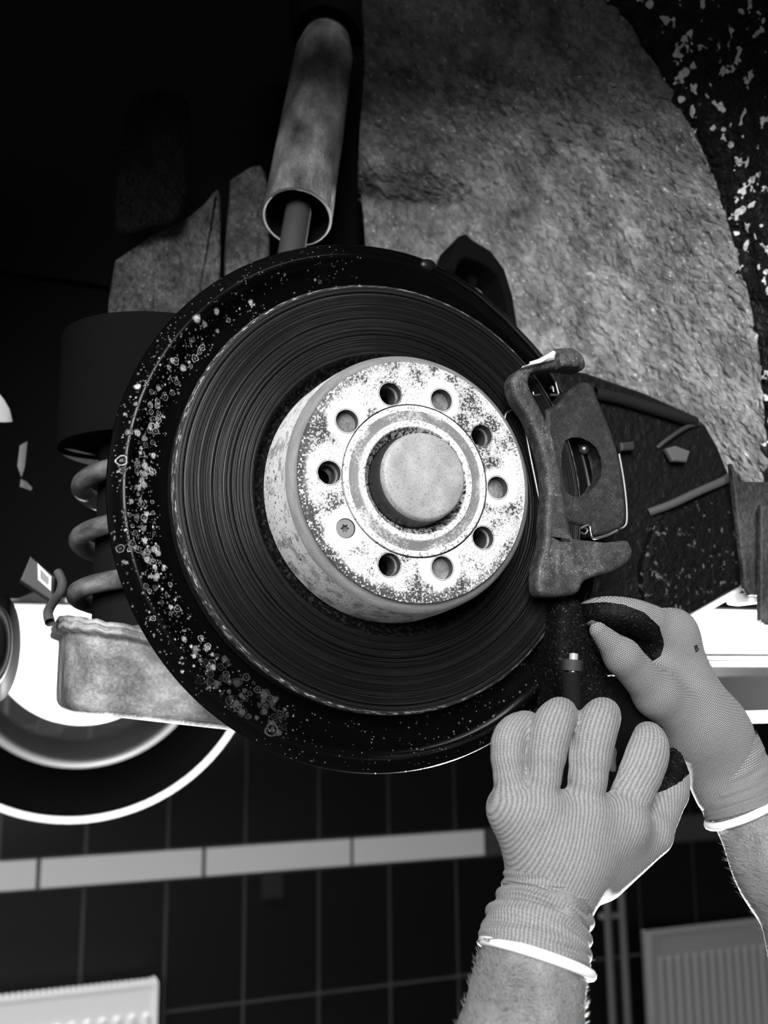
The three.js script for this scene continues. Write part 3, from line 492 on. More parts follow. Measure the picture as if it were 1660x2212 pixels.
// ================================================================ BRAKE
{
  const t = thing('dust_shield', 'black dust shield spotted with rust behind the brake disc', 'dust shield');
  const prof = [[0.085, -0.064], [0.135, -0.064], [0.148, -0.0635], [0.156, -0.061], [0.162, -0.056], [0.1655, -0.0525], [0.168, -0.0515], [0.1705, -0.0522], [0.173, -0.0545], [0.1765, -0.0575], [0.1785, -0.0582], [0.1793, -0.0592], [0.1785, -0.0606], [0.17, -0.058]];
  const cutKnots = [[-180, 1], [-62, 1], [-45, 0.992], [-35, 0.985], [20, 0.95], [35, 0.95], [43.3, 0.957], [49.8, 0.957], [57.7, 0.966], [66.4, 0.981], [74, 0.992], [82, 1], [180, 1]];
  const cut = (deg) => { for (let i = 1; i < cutKnots.length; i++) if (deg <= cutKnots[i][0]) { const a = cutKnots[i - 1], b = cutKnots[i]; return lerp(a[1], b[1], sstep(a[0], b[0], deg)); } return 1; };
  const N = 400, n = prof.length - 1;
  const g = gridSurface(N, n, (u, v) => { const a = u * 2 * Math.PI, deg = ((a * 180 / Math.PI + 180) % 360) - 180, [r0, z] = prof[Math.round(v * n)], r = r0 > 0.136 ? lerp(r0, r0 * cut(deg), sstep(0.136, 0.16, r0)) : r0; return [r * Math.cos(a), r * Math.sin(a), z, u, (r0 - SHIELD_IN) / (SHIELD_OUT - SHIELD_IN)]; });
  const sh = mat(0.8, 1, 0, { specularIntensity: 0.35, map: T.shield, bumpMap: T.shieldBump, bumpScale: 0.0007, roughnessMap: T.shieldRough, side: THREE.DoubleSide });
  sh.map.wrapT = THREE.ClampToEdgeWrapping; T.shieldBump.wrapT = T.shieldRough.wrapT = THREE.ClampToEdgeWrapping;
  mesh('shield_plate', g, sh, t);
  mesh('rivet', new THREE.SphereGeometry(0.0045, 24, 16).scale(1.4, 1, 0.6).translate(...[0.0335, 0.1681, -0.052]), M.blackPaint, t);
}
const HOLES = Array.from({ length: 10 }, (_, k) => { const a = (-0.94 + 36 * k) * Math.PI / 180; return [0.056 * Math.cos(a), 0.056 * Math.sin(a), k % 2 === 0]; });   // true: plain hole, false: threaded
const SCREW = HOLES[6];
const faceM = mat(0.82, 0.5, 0.1, { map: T.hubFace, bumpMap: T.hubFace, bumpScale: 0.0002 });
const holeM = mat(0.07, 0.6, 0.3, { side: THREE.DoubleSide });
const faceUV = (g) => setUV(g, (x, y) => [x / 0.16 + 0.5, y / 0.16 + 0.5]);
{
  const t = thing('brake_disc', 'worn steel brake disc with a bright ten-hole hat', 'brake disc');
  mesh('friction_face', lathe([[0.0935, -0.0385], [0.1405, -0.0385]], 240), mat(0.115, 0.36, 0.85, { specularIntensity: 0.2, map: T.ring, bumpMap: T.ringBump, bumpScale: 0.0003 }), t);
  mesh('rim_edge', lathe([[0.1405, -0.0385], [0.1418, -0.0395], [0.1425, -0.041], [0.1425, -0.046], [0.1405, -0.0465], [0.1, -0.0465]], 240), mat(0.55, 0.8, 0, { map: rep(T.rust, 3, 1), bumpMap: rep(T.rust, 3, 1), bumpScale: 0.0006 }), t);
  mesh('friction_plate', lathe([[0.095, -0.0545], [0.1425, -0.0545], [0.1425, -0.0615], [0.0905, -0.0615], [0.0905, -0.0545]], 160), M.black, t);
  const vanes = []; for (let i = 0; i < 40; i++) vanes.push(box(0.045, 0.005, 0.008, 0.118, 0, -0.0505).rotateZ(i / 40 * 2 * Math.PI));
  mesh('cooling_vanes', merge(vanes), M.black, t);
  mesh('groove', lathe([[0.0846, -0.046], [0.0852, -0.049], [0.089, -0.049], [0.0915, -0.044], [0.0925, -0.0395], [0.0935, -0.0385]], 200), mat(0.03, 0.8, 0, { specularIntensity: 0.2, map: rep(T.rust, 4, 1) }), t);
  const hat = lathe([[0.0846, -0.047], [0.0838, -0.03], [0.0826, -0.016], [0.0815, -0.0066]], 240);
  mesh('hat_shoulder', lathe([[0.0815, -0.0066], [0.0804, -0.0046], [0.0786, -0.0036], [0.0770, -0.0031], [0.0761, -0.0025], [0.0757, -0.0012]], 240), mat(0.36, 0.6, 0.1, { map: rep(T.zinc, 6, 1), bumpMap: rep(T.fine, 6, 1), bumpScale: 0.0002 }), t, 'hat shoulder with its shade put into the grey');  // greyer than the wall to paint in the shaded fillet
  mesh('hat_wall', hat, mat(0.97, 0.55, 0.1, { map: rep(T.hat, 2, 1), bumpMap: rep(T.hat, 2, 1), bumpScale: 0.0003 }), t);
  const s = shapeOf(circlePts(0, 0, 0.0756, 160), [circlePts(0, 0, 0.0484, 120), ...HOLES.map(([x, y]) => circlePts(x, y, x === SCREW[0] && y === SCREW[1] ? 0.0061 : 0.0072, 40))]);
  const face = new THREE.ExtrudeGeometry(s, { depth: 0.006, bevelEnabled: false }).translate(0, 0, -0.006);
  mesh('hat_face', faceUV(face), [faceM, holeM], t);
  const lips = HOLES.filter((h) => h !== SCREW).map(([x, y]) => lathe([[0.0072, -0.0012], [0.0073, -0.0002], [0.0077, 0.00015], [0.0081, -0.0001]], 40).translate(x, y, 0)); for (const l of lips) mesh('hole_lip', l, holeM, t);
  const sc = mesh('retaining_screw', new THREE.ExtrudeGeometry(shapeOf(circlePts(0, 0, 0.0058, 40).reverse(), [Array.from({ length: 60 }, (_, i) => { const a = -i / 60 * 2 * Math.PI, r = 0.0021 + 0.0005 * Math.cos(6 * a); return [r * Math.cos(a), r * Math.sin(a)]; })]), { depth: 0.003, bevelEnabled: true, bevelSize: 0.0004, bevelThickness: 0.0004, bevelOffset: -0.0004 }).translate(SCREW[0], SCREW[1], -0.0042), mat(0.22, 0.45, 0.2), t, 'grey star-socket retaining screw');
  mesh('socket_floor', new THREE.CircleGeometry(0.0032, 24).translate(SCREW[0], SCREW[1], -0.0035), mat(0.1, 0.5), sc);
}
{
  const t = thing('wheel_hub', 'wheel hub flange showing through the brake disc holes', 'wheel hub');
  const s = shapeOf(circlePts(0, 0, 0.0745, 100), [circlePts(0, 0, 0.033, 80), ...HOLES.filter((h) => !h[2]).map(([x, y]) => circlePts(x, y, 0.0066, 32))]);
  mesh('flange', boxUV(new THREE.ExtrudeGeometry(s, { depth: 0.0125, bevelEnabled: false, curveSegments: 60 }).translate(0, 0, -0.0195)), mat(0.7, 0.5, 0.1, { map: rep(T.mottle, 12) }), t);
  for (const [x, y, plain] of HOLES) if (!plain) { const pr = []; for (let k = 0; k <= 24; k++) pr.push([k % 2 ? 0.0058 : 0.0066, -0.0075 - k * 0.0005]); mesh('threaded_hole', lathe(pr, 40).translate(x, y, 0), mat(0.16, 0.35, 0.7, { side: THREE.DoubleSide }), t); }
  mesh('hub_body', new THREE.CylinderGeometry(0.06, 0.05, 0.05, 48).rotateX(Math.PI / 2).translate(0, 0, -0.048), M.black, t);
  const ringG = lathe([[0.0476, -0.008], [0.0476, 0.0002], [0.047, 0.0008], [0.0442, 0.0009], [0.0438, 0.0004], [0.0380, 0.0004], [0.0376, 0.0012], [0.0346, 0.0012], [0.0335, 0.0005], [0.0331, -0.0008], [0.0297, -0.0062], [0.0288, -0.0068], [0.0285, -0.0165], [0.02, -0.019]], 200);
  mesh('centre_ring', faceUV(ringG), faceM, t);
}
{
  const t = thing('grease_cap', 'round grey grease cap in the centre of the hub', 'grease cap');
  mesh('cap_face', faceUV(lathe([[0.0274, 0.0098], [0.0272, 0.0112], [0.0266, 0.0128], [0.0252, 0.0139], [0.02, 0.0143], [0.0001, 0.0144]].reverse(), 160)), mat(0.62, 0.55, 0.1, { map: rep(T.zinc, 3), bumpMap: rep(T.fine, 3), bumpScale: 0.0001 }), t);
  mesh('cap_skirt', lathe([[0.0286, -0.0188], [0.0286, -0.004], [0.0278, 0.006], [0.0274, 0.0098]].reverse(), 160), mat(0.03, 0.45, 0.3), t, 'cap side with shade put into its dark colour');  // dark tone stands for the shade on the side of the cap
}
{
  const t = thing('caliper_carrier', 'dark cast caliper carrier standing over the disc edge', 'caliper carrier');
  const out = [[0.0853, 0.0868], [0.0914, 0.0907], [0.098, 0.0947], [0.1047, 0.0988], [0.1114, 0.1028], [0.118, 0.1042], [0.1247, 0.1048], [0.1289, 0.1033], [0.1322, 0.1008], [0.1346, 0.0959], [0.1343, 0.0922], [0.1319, 0.0899], [0.1279, 0.0889], [0.1146, 0.0886], [0.1028, 0.0865], [0.0956, 0.0845], [0.0913, 0.0822], [0.0894, 0.0782], [0.0894, 0.0738], [0.092, 0.0682], [0.0965, 0.0605], [0.1024, 0.0482], [0.107, 0.037], [0.1094, 0.0291], [0.1113, 0.0189], [0.112, 0.0075], [0.1127, -0.0038], [0.1146, -0.0128], [0.1166, -0.0228], [0.1185, -0.0289], [0.1209, -0.0323], [0.1253, -0.0329], [0.1437, -0.0303], [0.157, -0.0284], [0.1605, -0.0283], [0.163, -0.0307], [0.1643, -0.0366], [0.1615, -0.0426], [0.1545, -0.047], [0.1478, -0.0499], [0.1358, -0.0534], [0.128, -0.0557], [0.1239, -0.0588], [0.1198, -0.065], [0.1096, -0.0675], [0.0958, -0.0682], [0.091, -0.0666], [0.0892, -0.0614], [0.0902, -0.0494], [0.0945, -0.0372], [0.0964, -0.0282], [0.0967, -0.0193], [0.0989, -0.0058], [0.0995, 0.0112], [0.0977, 0.0236], [0.0932, 0.0376], [0.088, 0.0504], [0.0831, 0.0574], [0.0789, 0.0628], [0.0764, 0.0695], [0.0759, 0.0764], [0.079, 0.082]];
  mesh('cast_frame', slab(shapeOf(out, [], true), -0.012, 0.015, 0.004, 4), M.cast, t);
  mesh('boss', slab(shapeOf([[0.1103, 0.0982], [0.1195, 0.0995], [0.1257, 0.0967], [0.1273, 0.0924], [0.1262, 0.0891], [0.1111, 0.0877], [0.1094, 0.0922]]), -0.006, 0.012, 0.003), M.cast, t);
  mesh('facet', slab(shapeOf([[0.0828, 0.0849], [0.0945, 0.0917], [0.107, 0.0997], [0.1092, 0.0988], [0.1076, 0.0927], [0.0982, 0.0898], [0.0879, 0.0857]]), -0.008, 0.01, 0.003), mat(0.62, 0.5, 0.1), t, 'top facet with light from above put into its colour');  // lighter tone paints in the light falling from above
}
{
  const t = thing('brake_pad', 'dark cast plate with a round bore behind the carrier bar', 'brake pad');
  const out = [[0.1151, 0.0663], [0.1233, 0.0703], [0.1284, 0.0764], [0.1355, 0.0835], [0.1413, 0.0876], [0.1469, 0.0899], [0.1522, 0.0897], [0.1554, 0.0865], [0.1588, 0.0775], [0.1644, 0.0649], [0.1689, 0.0529], [0.1722, 0.0427], [0.1747, 0.033], [0.1763, 0.0178], [0.1771, 0.0044], [0.1769, -0.0077], [0.1751, -0.0136], [0.1699, -0.0174], [0.1607, -0.0205], [0.1517, -0.0223], [0.1493, -0.0216], [0.1474, -0.0152], [0.1386, -0.0156], [0.1307, -0.0137], [0.1229, -0.0082], [0.1184, 0.0068], [0.1163, 0.0185], [0.1147, 0.0435]];
  mesh('cast_plate', slab(shapeOf(out, [[[0.1615, 0.0277], [0.1596, 0.0197], [0.1551, 0.0121], [0.1479, 0.0057], [0.1402, 0.0022], [0.1334, 0.0015], [0.1262, 0.005], [0.1226, 0.013], [0.1219, 0.0249], [0.1231, 0.037], [0.1269, 0.0469], [0.1339, 0.0504], [0.1421, 0.0509], [0.1502, 0.0483], [0.1568, 0.0433], [0.1606, 0.0356]]], false), -0.036, 0.018, 0.003, 3), M.castDark, t);
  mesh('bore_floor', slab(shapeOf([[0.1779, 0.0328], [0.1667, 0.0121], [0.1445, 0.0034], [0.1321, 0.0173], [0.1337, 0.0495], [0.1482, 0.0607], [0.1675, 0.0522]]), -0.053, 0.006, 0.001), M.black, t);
  const nub = [0.1531, 0.0436, -0.05]; mesh('bleed_nub', new THREE.SphereGeometry(0.004, 16, 12).translate(...nub), M.clip, t);
  const strip = (p, r = 0.0007) => mesh('pad_spring', tube(p, r, 40, 6), M.clip, t);
  strip([[0.0921, 0.0544, -0.03], [0.0942, 0.0581, -0.03], [0.095, 0.0451, -0.03], [0.0976, 0.0289, -0.03], [0.1002, 0.015, -0.03], [0.1029, 0.0012, -0.03], [0.1072, -0.013, -0.03]], 0.0009);
  strip([[0.0807, 0.0544, -0.034], [0.0822, 0.0593, -0.034], [0.0868, 0.0623, -0.034], [0.0907, 0.0622, -0.034], [0.0959, 0.0606, -0.034]]);
  strip([[0.0944, 0.0535, -0.026], [0.0951, 0.0465, -0.026], [0.0969, 0.042, -0.026], [0.0995, 0.0408, -0.026], [0.0984, 0.0456, -0.026]]);
  strip([[0.1015, 0.0756, -0.03], [0.1023, 0.0733, -0.03], [0.1068, 0.0742, -0.03]]);
  strip([[0.1151, 0.0748, -0.03], [0.1214, 0.0756, -0.03], [0.1209, 0.08, -0.03], [0.1201, 0.0845, -0.03], [0.1228, 0.0858, -0.03]], 0.0009);
  strip([[0.1156, 0.0794, -0.03], [0.1172, 0.0811, -0.03], [0.1179, 0.0772, -0.03]]);
  strip([[0.1347, -0.0185, -0.03], [0.1415, -0.0162, -0.03], [0.1426, -0.0211, -0.03], [0.1448, -0.0251, -0.03], [0.156, -0.0222, -0.03], [0.1644, -0.0186, -0.03]], 0.0009);
  strip([[0.1345, -0.0214, -0.03], [0.1378, -0.0225, -0.03], [0.14, -0.02, -0.03], [0.1381, -0.0178, -0.03]]);
  mesh('edge_lip', tube([[0.166, -0.0191, -0.045], [0.1747, -0.0154, -0.045], [0.1814, -0.012, -0.045], [0.1832, -0.0058, -0.045], [0.1834, 0.0065, -0.045], [0.182, 0.0237, -0.045], [0.1795, 0.041, -0.045]], 0.0006, 40, 8), mat(0.4, 0.5), t);
}
{
  const t = thing('brake_caliper', 'black brake caliper held between the two gloved hands', 'brake caliper');
  mesh('caliper_body', slab(shapeOf([[0.1105, -0.0711], [0.1205, -0.0678], [0.1283, -0.0683], [0.1322, -0.0824], [0.1365, -0.1007], [0.1497, -0.122], [0.1683, -0.1434], [0.1912, -0.1591], [0.2093, -0.1687], [0.2102, -0.1809], [0.1962, -0.1924], [0.1773, -0.1975], [0.131, -0.1983], [0.1152, -0.1717], [0.1129, -0.1483], [0.1093, -0.1247], [0.1073, -0.1009]], [], false), -0.02, 0.05, 0.008, 4), M.blackIron, t);
  mesh('piston_housing', bar([0.148, -0.149, -0.02], [0.1846, -0.1511, -0.075], 0.03, 0.03, 48), M.blackIron, t);
  mesh('guide_pin', bar([0.1064, -0.1052, 0], [0.1048, -0.122, 0], 0.0028), M.steel, t, 'bright guide pin');
  mesh('pin_collar', bar([0.1051, -0.1093, 0], [0.1044, -0.1162, 0], 0.0072, 0.007, 6), mat(0.02, 0.7), t);
  const bp = []; for (let k = 0; k <= 20; k++) bp.push(new THREE.Vector2(0.0058 + 0.0004 * (k % 2), k * 0.0016));
  const boot = [0.1037, -0.1168, 0]; mesh('rubber_boot', new THREE.LatheGeometry(bp, 32).rotateX(Math.PI).translate(...boot), M.rubber, t);
  mesh('brake_hose', tube([[0.1539, -0.1615, -0.03], [0.1423, -0.1726, -0.02], [0.1507, -0.1854, -0.03], [0.1646, -0.2058, -0.05]], 0.004, 30, 10), mat(0.1, 0.4), t);
}

// ================================================================ THE MECHANIC: two bare forearms in knitted work gloves
const person = thing('person', 'mechanic reaching up with both hands in pale knitted work gloves', 'person');
const skinM = mat(0.34, 0.55, 0, { map: rep(T.skin, 14), bumpMap: rep(T.skinBump, 14), bumpScale: 0.0006, sheen: 0.15 });
const knitM = mat(0.31, 0.95, 0, { map: rep(T.knit, 1 / 0.0176), bumpMap: rep(T.knitBump, 1 / 0.0176), bumpScale: 0.0003, sheen: 0.4, sheenRoughness: 0.6, sheenColor: grey(0.4) });
const netM = mat(0.36, 0.95, 0, { map: rep(T.net, 1 / 0.0168), bumpMap: rep(T.netBump, 1 / 0.0168), bumpScale: 0.0006, sheen: 0.4, sheenRoughness: 0.6, sheenColor: grey(0.4) });
const coatM = mat(0.055, 0.6, 0, { specularIntensity: 0.3, map: rep(T.nitrile, 22), bumpMap: rep(T.castBump, 18), bumpScale: 0.0006 });
const hemM = mat(0.9, 0.9);
const V = (a) => new THREE.Vector3(...a);
// a cuff: rings along an axis with wrinkles; open at its end
function cuff(parent, axis, radii, m, side, wrinkle) {
  const n = axis.length - 1, A = axis.map(V);
  const g = gridSurface(96, 90, (u, v) => {
    const p = V(along(axis, v)), q = V(along(axis, Math.min(1, v + 0.02))), o = V(along(axis, Math.max(0, v - 0.02)));
    const d = q.sub(o).normalize(), e1 = V(side).addScaledVector(d, -V(side).dot(d)).normalize(), e2 = new THREE.Vector3().crossVectors(d, e1);
    const [r1, r2] = along(radii, v), a = u * 2 * Math.PI;
    const w = wrinkle * (Math.sin(v * 34 + 2.2 * Math.cos(a) + Math.sin(a * 2)) * sstep(0.02, 0.2, v) * (1 - 0.7 * sstep(0.6, 1, v)) + 0.5 * Math.sin(v * 61 + 3 * Math.sin(a)));
    p.addScaledVector(e1, (r1 + w) * Math.cos(a)).addScaledVector(e2, (r2 + w) * Math.sin(a));
    return [p.x, p.y, p.z, u * 0.185, v * 0.05];
  }, 0.0012);
  return mesh('cuff', g, m, parent);
}
function hem(parent, c, dir, side, r1, r2, h) {
  const d = V(dir).normalize(), e1 = V(side).addScaledVector(d, -V(side).dot(d)).normalize(), e2 = new THREE.Vector3().crossVectors(d, e1);
  const pts = []; for (let i = 0; i < 64; i++) { const a = i / 64 * 2 * Math.PI; pts.push(V(c).addScaledVector(e1, r1 * Math.cos(a)).addScaledVector(e2, r2 * Math.sin(a)).toArray()); }
  const g = tube(pts, h / 2, 128, 10, true);
  return mesh('white_hem', g, hemM, parent, 'white overlocked hem');
}
const forearms = [];
const boldFont = await new FontLoader().loadAsync('fonts/droid/droid_sans_bold.typeface.json');
{
  // lower glove: left hand, back of the hand towards the camera
  const J = {
    wrist: [0.0603, -0.2378, 0.04], heel: [0.0673, -0.2195, 0.042],
    im: [0.1044, -0.2037, 0.045], mm: [0.0776, -0.1979, 0.05], rm: [0.0495, -0.194, 0.05], pm: [0.0361, -0.1923, 0.044],
    ip: [0.1265, -0.169, 0.042], mp: [0.0856, -0.1564, 0.05], rp: [0.0571, -0.1546, 0.05], pp: [0.0356, -0.1574, 0.042],
    id: [0.1346, -0.1567, 0.035], md: [0.0984, -0.1426, 0.042], rd: [0.0696, -0.1415, 0.042], pd: [0.0514, -0.1471, 0.033],
    it: [0.1529, -0.1572, 0.004], mt: [0.1201, -0.1455, 0.01], rt: [0.0904, -0.1449, 0.01], pt: [0.073, -0.1503, 0.004],
    tc: [0.0948, -0.2298, 0.036], tm: [0.1322, -0.2118, 0.034], ti: [0.1562, -0.1906, 0.022], tt: [0.1741, -0.1736, 0.01],
  };
  const k = 0.012, f = 0.0028, B = [
    [J.wrist, J.heel, 0.0245, 0.0258, k], [J.heel, J.im, 0.021, 0.014, k], [J.heel, J.mm, 0.021, 0.0145, k], [J.heel, J.rm, 0.021, 0.014, k], [J.heel, J.pm, 0.02, 0.0105, k], [J.im, J.pm, 0.0125, 0.009, k],
    [J.wrist, J.pm, 0.018, 0.0105, k], [J.wrist, J.im, 0.018, 0.013, k],
    ...fingerBones([J.im, J.ip, J.id, J.it], [0.0108, 0.0121, 0.0087, 0.0072], f),
    ...fingerBones([J.mm, J.mp, J.md, J.mt], [0.0089, 0.0119, 0.0098, 0.008], f),
    ...fingerBones([J.rm, J.rp, J.rd, J.rt], [0.0076, 0.0113, 0.0092, 0.0076], f),
    ...fingerBones([J.pm, J.pp, J.pd, J.pt], [0.0073, 0.0092, 0.0073, 0.006], f),
    [J.tc, J.tm, 0.017, 0.0135, k], [J.tm, J.ti, 0.0125, 0.0115, f], [J.ti, J.tt, 0.0112, 0.0102, f],
  ];
  const F = boneField(B, k), g = surfaceNets(F, [-0.01, -0.27, -0.03], [0.17, -0.11, 0.095], 0.0019);
  const glove = mesh('glove', new THREE.BufferGeometry(), knitM, person, 'lower glove, back of the hand with ribbed knit');
  const th = Math.atan2(J.mm[0] - J.wrist[0], J.mm[1] - J.wrist[1]), palmUV = (x, y) => { const X = x - J.wrist[0], Y = y - J.wrist[1]; return [X * Math.cos(th) - Y * Math.sin(th), X * Math.sin(th) + Y * Math.cos(th)]; };
  const chains = [['im', 'ip', 'id', 'it'], ['mm', 'mp', 'md', 'mt'], ['rm', 'rp', 'rd', 'rt'], ['pm', 'pp', 'pd', 'pt']].map((c) => { const N = 40, [u0, v00] = palmUV(...J[c[0]]); let v0 = v00; return Array.from({ length: N }, (_, i) => { const a = V(along(c.map((q) => J[q]), i / N)), b = V(along(c.map((q) => J[q]), (i + 1) / N)), d = b.sub(a), l = d.length(); d.divideScalar(l); const r = { a, d, l, v0, u0, w: sstep(0.04, 0.27, (i + 0.5) / N), last: i === N - 1 }; v0 += l; return r; }); }).flat();
  const side = new THREE.Vector3(Math.cos(th), -Math.sin(th), 0), rel = new THREE.Vector3();
  const uvf = (x, y, z) => {
    let best = null, bd = 1e9, bt = 0;
    for (const c of chains) { rel.set(x, y, z).sub(c.a); const t = clamp(rel.dot(c.d), 0, c.l), d = rel.addScaledVector(c.d, -t).length(); if (d < bd) { bd = d; best = c; bt = t; } }
    const [pu, pv] = palmUV(x, y); if (bd > 0.0165) return [pu, pv];
    rel.set(x, y, z).sub(best.a); const e = side.clone().addScaledVector(best.d, -side.dot(best.d)).normalize(), n = new THREE.Vector3().crossVectors(e, best.d);
    const w = best.w;
    return [lerp(pu, best.u0 + Math.atan2(rel.dot(e), Math.abs(rel.dot(n)) + 1e-6) * 0.0105, w), lerp(pv, best.v0 + bt, w)];
  };
  setUV(g, uvf);
  const tipY = [0.1615, -0.1841][1], segDist = (a, b, p) => { const d = V(b).sub(V(a)), q = V(p).sub(V(a)), t = clamp(q.dot(d) / d.lengthSq()); return q.addScaledVector(d, -t).length(); };
  const coat = (x, y, z) => { const n = 0.0012 * (fbm(x + 2, y + 2, 300, 2, 211) - 0.5), p = [x, y, z]; if (Math.min(segDist(J.tm, J.ti, p), segDist(J.ti, J.tt, p)) < Math.min(segDist(J.im, J.ip, p), segDist(J.heel, J.im, p)) - 0.001) return y - tipY - 0.35 * (x - J.ti[0]) + n; return 0.0165 - z + n - (x > J.tm[0] - 0.03 && y < J.im[1] ? 0.03 : 0) - 0.2 * Math.max(0, J.pm[0] - x); };
  const [knitG, coatG] = splitMesh(g, coat);
  glove.geometry = knitG;
  mesh('palm_coating', coatG, coatM, glove, 'black coated palm and fingertips');
  const c0 = [0.0603, -0.2301, 0.042], c1 = [0.0578, -0.2407, 0.043], c2 = [0.051, -0.2504, 0.046], c3 = [0.0444, -0.2596, 0.05], c4 = [0.0412, -0.2673, 0.052];
  cuff(glove, [c0, c1, c2, c3, c4], [[0.0275, 0.024], [0.0255, 0.0235], [0.0272, 0.025], [0.0298, 0.0275], [0.0302, 0.0285]], knitM, [1, -0.12, 0], 0.0011);
  hem(glove, [0.0431, -0.2683, 0.0525], [-0.42, -1, 0.16], [1, -0.4, 0], 0.0296, 0.0285, 0.0056);
  forearms.push([[0.0563, -0.2428, 0.044], [0.0356, -0.283, 0.055], [0.0156, -0.3083, 0.08], [0.03, -0.47, 0.16], 0.0245]);
}
{
  // upper glove: right hand, thumb side towards the camera
  const J = {
    wrist: [0.2379, -0.1942, -0.02], heel: [0.2215, -0.1598, -0.02], web: [0.1899, -0.1223, -0.012],
    im: [0.197, -0.0915, -0.02], mm: [0.221, -0.1029, -0.05], rm: [0.2415, -0.1156, -0.072], pm: [0.2606, -0.1294, -0.09],
    ip: [0.1682, -0.081, -0.014], mp: [0.1983, -0.0897, -0.052], rp: [0.2214, -0.1027, -0.08], pp: [0.2411, -0.1179, -0.1],
    id: [0.148, -0.0765, -0.02], md: [0.1727, -0.0884, -0.056], rd: [0.1982, -0.1043, -0.085], pd: [0.2232, -0.1212, -0.105],
    it: [0.1402, -0.0765, -0.035], mt: [0.1587, -0.0956, -0.06], rt: [0.1857, -0.1112, -0.085], pt: [0.2102, -0.1281, -0.105],
    tc: [0.2062, -0.1531, -0.012], tm: [0.1675, -0.1313, 0], ti: [0.1357, -0.1072, 0.01], tt: [0.1162, -0.0914, 0.014],
  };
  const k = 0.014, f = 0.005, B = [
    [J.wrist, J.heel, 0.0255, 0.0255, k], [J.heel, J.im, 0.0235, 0.0145, k], [J.heel, J.mm, 0.02, 0.0145, k], [J.heel, J.rm, 0.02, 0.014, k], [J.heel, J.pm, 0.02, 0.013, k], [J.im, J.pm, 0.0135, 0.012, k],
    ...fingerBones([J.im, J.ip, J.id, J.it], [0.0125, 0.0108, 0.0092, 0.0078], f, 8),
    ...fingerBones([J.mm, J.mp, J.md, J.mt], [0.0125, 0.0113, 0.0098, 0.0085], f, 8),
    ...fingerBones([J.rm, J.rp, J.rd, J.rt], [0.012, 0.011, 0.0095, 0.0085], f, 8),
    ...fingerBones([J.pm, J.pp, J.pd, J.pt], [0.011, 0.01, 0.0085, 0.0075], f, 8),
    [J.tc, J.tm, 0.0185, 0.0142, k], [J.heel, J.tc, 0.022, 0.019, k], [J.tm, J.ti, 0.0135, 0.0112, f], [J.ti, J.tt, 0.0108, 0.0056, f], [J.tm, [0.2004, -0.1009, -0.045], 0.008, 0.017, k], [[0.2004, -0.1009, -0.045], J.im, 0.017, 0.012, k], [[0.2004, -0.1009, -0.045], [0.1717, -0.0894, -0.05], 0.017, 0.015, k],
  ];
  const F = boneField(B, k), g = surfaceNets(F, [0.06, -0.27, -0.14], [0.32, -0.04, 0.045], 0.0019);
  const glove = mesh('glove', new THREE.BufferGeometry(), netM, person, 'upper glove seen from its thumb side, open knit');
  const th = Math.atan2(J.im[0] - J.wrist[0], J.im[1] - J.wrist[1]) - 0.15, uvf = (x, y, z) => { const X = x - J.wrist[0], Y = y - J.wrist[1]; return [X * Math.cos(th) - Y * Math.sin(th) + 0.6 * z, X * Math.sin(th) + Y * Math.cos(th)]; };
  setUV(g, uvf);
  // the coating starts along this outline, seen along the glove's own thumb-side direction
  const ring = [[0.0877, -0.0728], [0.108, -0.072], [0.1184, -0.0718], [0.1288, -0.0713], [0.1446, -0.0727], [0.1611, -0.0778], [0.1728, -0.0874], [0.1761, -0.0983], [0.1729, -0.1068], [0.1635, -0.1116], [0.1506, -0.1062], [0.1434, -0.0979], [0.1334, -0.0891], [0.1246, -0.0845], [0.1195, -0.0834], [0.1149, -0.0855], [0.087, -0.0903]];
  const grip = [0.1458, -0.0931, 0], sideDir = [(-0.2299 - grip[0]) / 0.5476, (-0.1275 - grip[1]) / 0.5476];
  const coat = (x, y, z) => Math.max(Math.min(polyDist(ring, x - sideDir[0] * z, y - sideDir[1] * z), 0.008 - z) + 0.0008 * (fbm(x + 2, y + 2, 400, 2, 213) - 0.5), -0.04 - z);
  const [knitG, coatG] = splitMesh(g, coat);
  glove.geometry = knitG;
  mesh('palm_coating', coatG, coatM, glove, 'black grainy coated palm between thumb and fingers');
  {
    const o = V([0.1601, -0.1051, 0.06]), d = new THREE.Vector3(-sideDir[0], -sideDir[1], -1).normalize(), e = 0.0005; for (let q = 0; q < 60; q++) o.addScaledVector(d, F(o.x, o.y, o.z) * 0.8);
    const n = new THREE.Vector3(F(o.x + e, o.y, o.z) - F(o.x - e, o.y, o.z), F(o.x, o.y + e, o.z) - F(o.x, o.y - e, o.z), F(o.x, o.y, o.z + e) - F(o.x, o.y, o.z - e)).normalize();
    const up = new THREE.Vector3(-0.5, 1, 0).addScaledVector(n, -new THREE.Vector3(-0.5, 1, 0).dot(n)).normalize(), right = new THREE.Vector3().crossVectors(up, n);
    const tg = new TextGeometry('B', { font: boldFont, size: 0.0045, depth: 0.0006, curveSegments: 6 }).translate(-0.002, -0.0022, -0.0002).applyMatrix4(new THREE.Matrix4().makeBasis(right, up, n)).translate(o.x, o.y, o.z);
    mesh('print', tg, mat(0.01, 0.7), glove, 'small black printed letter');
  }
  const c0 = [0.2307, -0.1662, -0.02], c1 = [0.2379, -0.1848, -0.018], c2 = [0.242, -0.1986, -0.016], c3 = [0.2441, -0.2076, -0.014];
  cuff(glove, [c0, c1, c2, c3], [[0.0262, 0.027], [0.0262, 0.027], [0.0272, 0.028], [0.028, 0.029]], netM, [1, 0.5, 0], 0.0003);
  hem(glove, [0.2441, -0.2079, -0.014], [0.42, -1, 0.2], [1, 0.42, 0], 0.0275, 0.028, 0.0055);
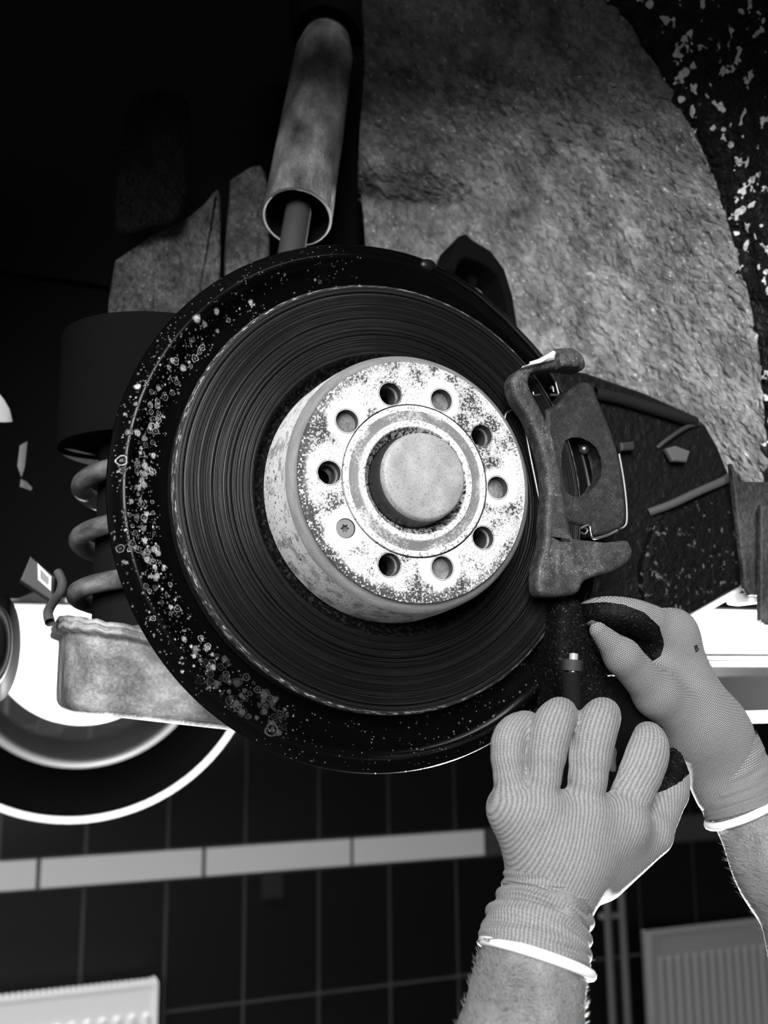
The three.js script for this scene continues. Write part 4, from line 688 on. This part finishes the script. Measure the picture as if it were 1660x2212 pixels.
  forearms.push([[0.2402, -0.1912, -0.02], [0.2581, -0.2467, 0], [0.2464, -0.2914, 0.05], [0.27, -0.46, 0.22], 0.0255]);
}
{
  const bones = []; for (const [a, b, c, d, r] of forearms) bones.push([a, b, r, r * 1.02, 0.02], [b, c, r * 1.02, r * 1.2, 0.02], [c, d, r * 1.2, 0.042, 0.02]);
  const F = boneField(bones, 0.01);
  const g = surfaceNets(F, [-0.06, -0.53, -0.06], [0.36, -0.19, 0.28], 0.0042);
  setUV(g, (x, y, z) => [x * 1 + 0.4 * z, y * 0.8]);
  mesh('body', g, skinM, person, 'bare forearms');
  // hairs on the forearms
  const hg = new THREE.ConeGeometry(0.00009, 1, 4).translate(0, 0.5, 0), hm = mat(0.3, 0.5), Q = [];
  for (const [a, b, c, d, r] of forearms) for (let i = 0; i < 420; i++) {
    const s = rr(0.0, 1), base = s < 0.5 ? V(a).lerp(V(b), 0.45 + s * 1.1) : V(b).lerp(V(c), (s - 0.5) * 2), dir = V(b).sub(V(a)).normalize();
    const th = rnd() * 2 * Math.PI, e1 = new THREE.Vector3(0, 0, 1).cross(dir).normalize(), e2 = new THREE.Vector3().crossVectors(dir, e1), rad = e1.multiplyScalar(Math.cos(th)).addScaledVector(e2, Math.sin(th));
    let p = base.clone().addScaledVector(rad, r), dist = F(p.x, p.y, p.z); for (let q = 0; q < 6; q++) { p.addScaledVector(rad, -dist); dist = F(p.x, p.y, p.z); }
    const up = rad.clone().multiplyScalar(0.6).addScaledVector(dir, -0.8 + rr(-0.3, 0.3)).add(new THREE.Vector3(rr(-0.25, 0.25), rr(-0.25, 0.25), rr(-0.25, 0.25))).normalize();
    Q.push(new THREE.Matrix4().compose(p, new THREE.Quaternion().setFromUnitVectors(new THREE.Vector3(0, 1, 0), up), new THREE.Vector3(1, rr(0.002, 0.0055), 1)));
  }
  const im = new THREE.InstancedMesh(hg, hm, Q.length); Q.forEach((m, i) => im.setMatrixAt(i, m)); im.name = 'arm_hair'; im.userData.kind = 'stuff'; person.add(im);
}
scene.traverse((o) => { if (o.isMesh) { o.castShadow = true; o.receiveShadow = true; } });
renderer.render(scene, camera);
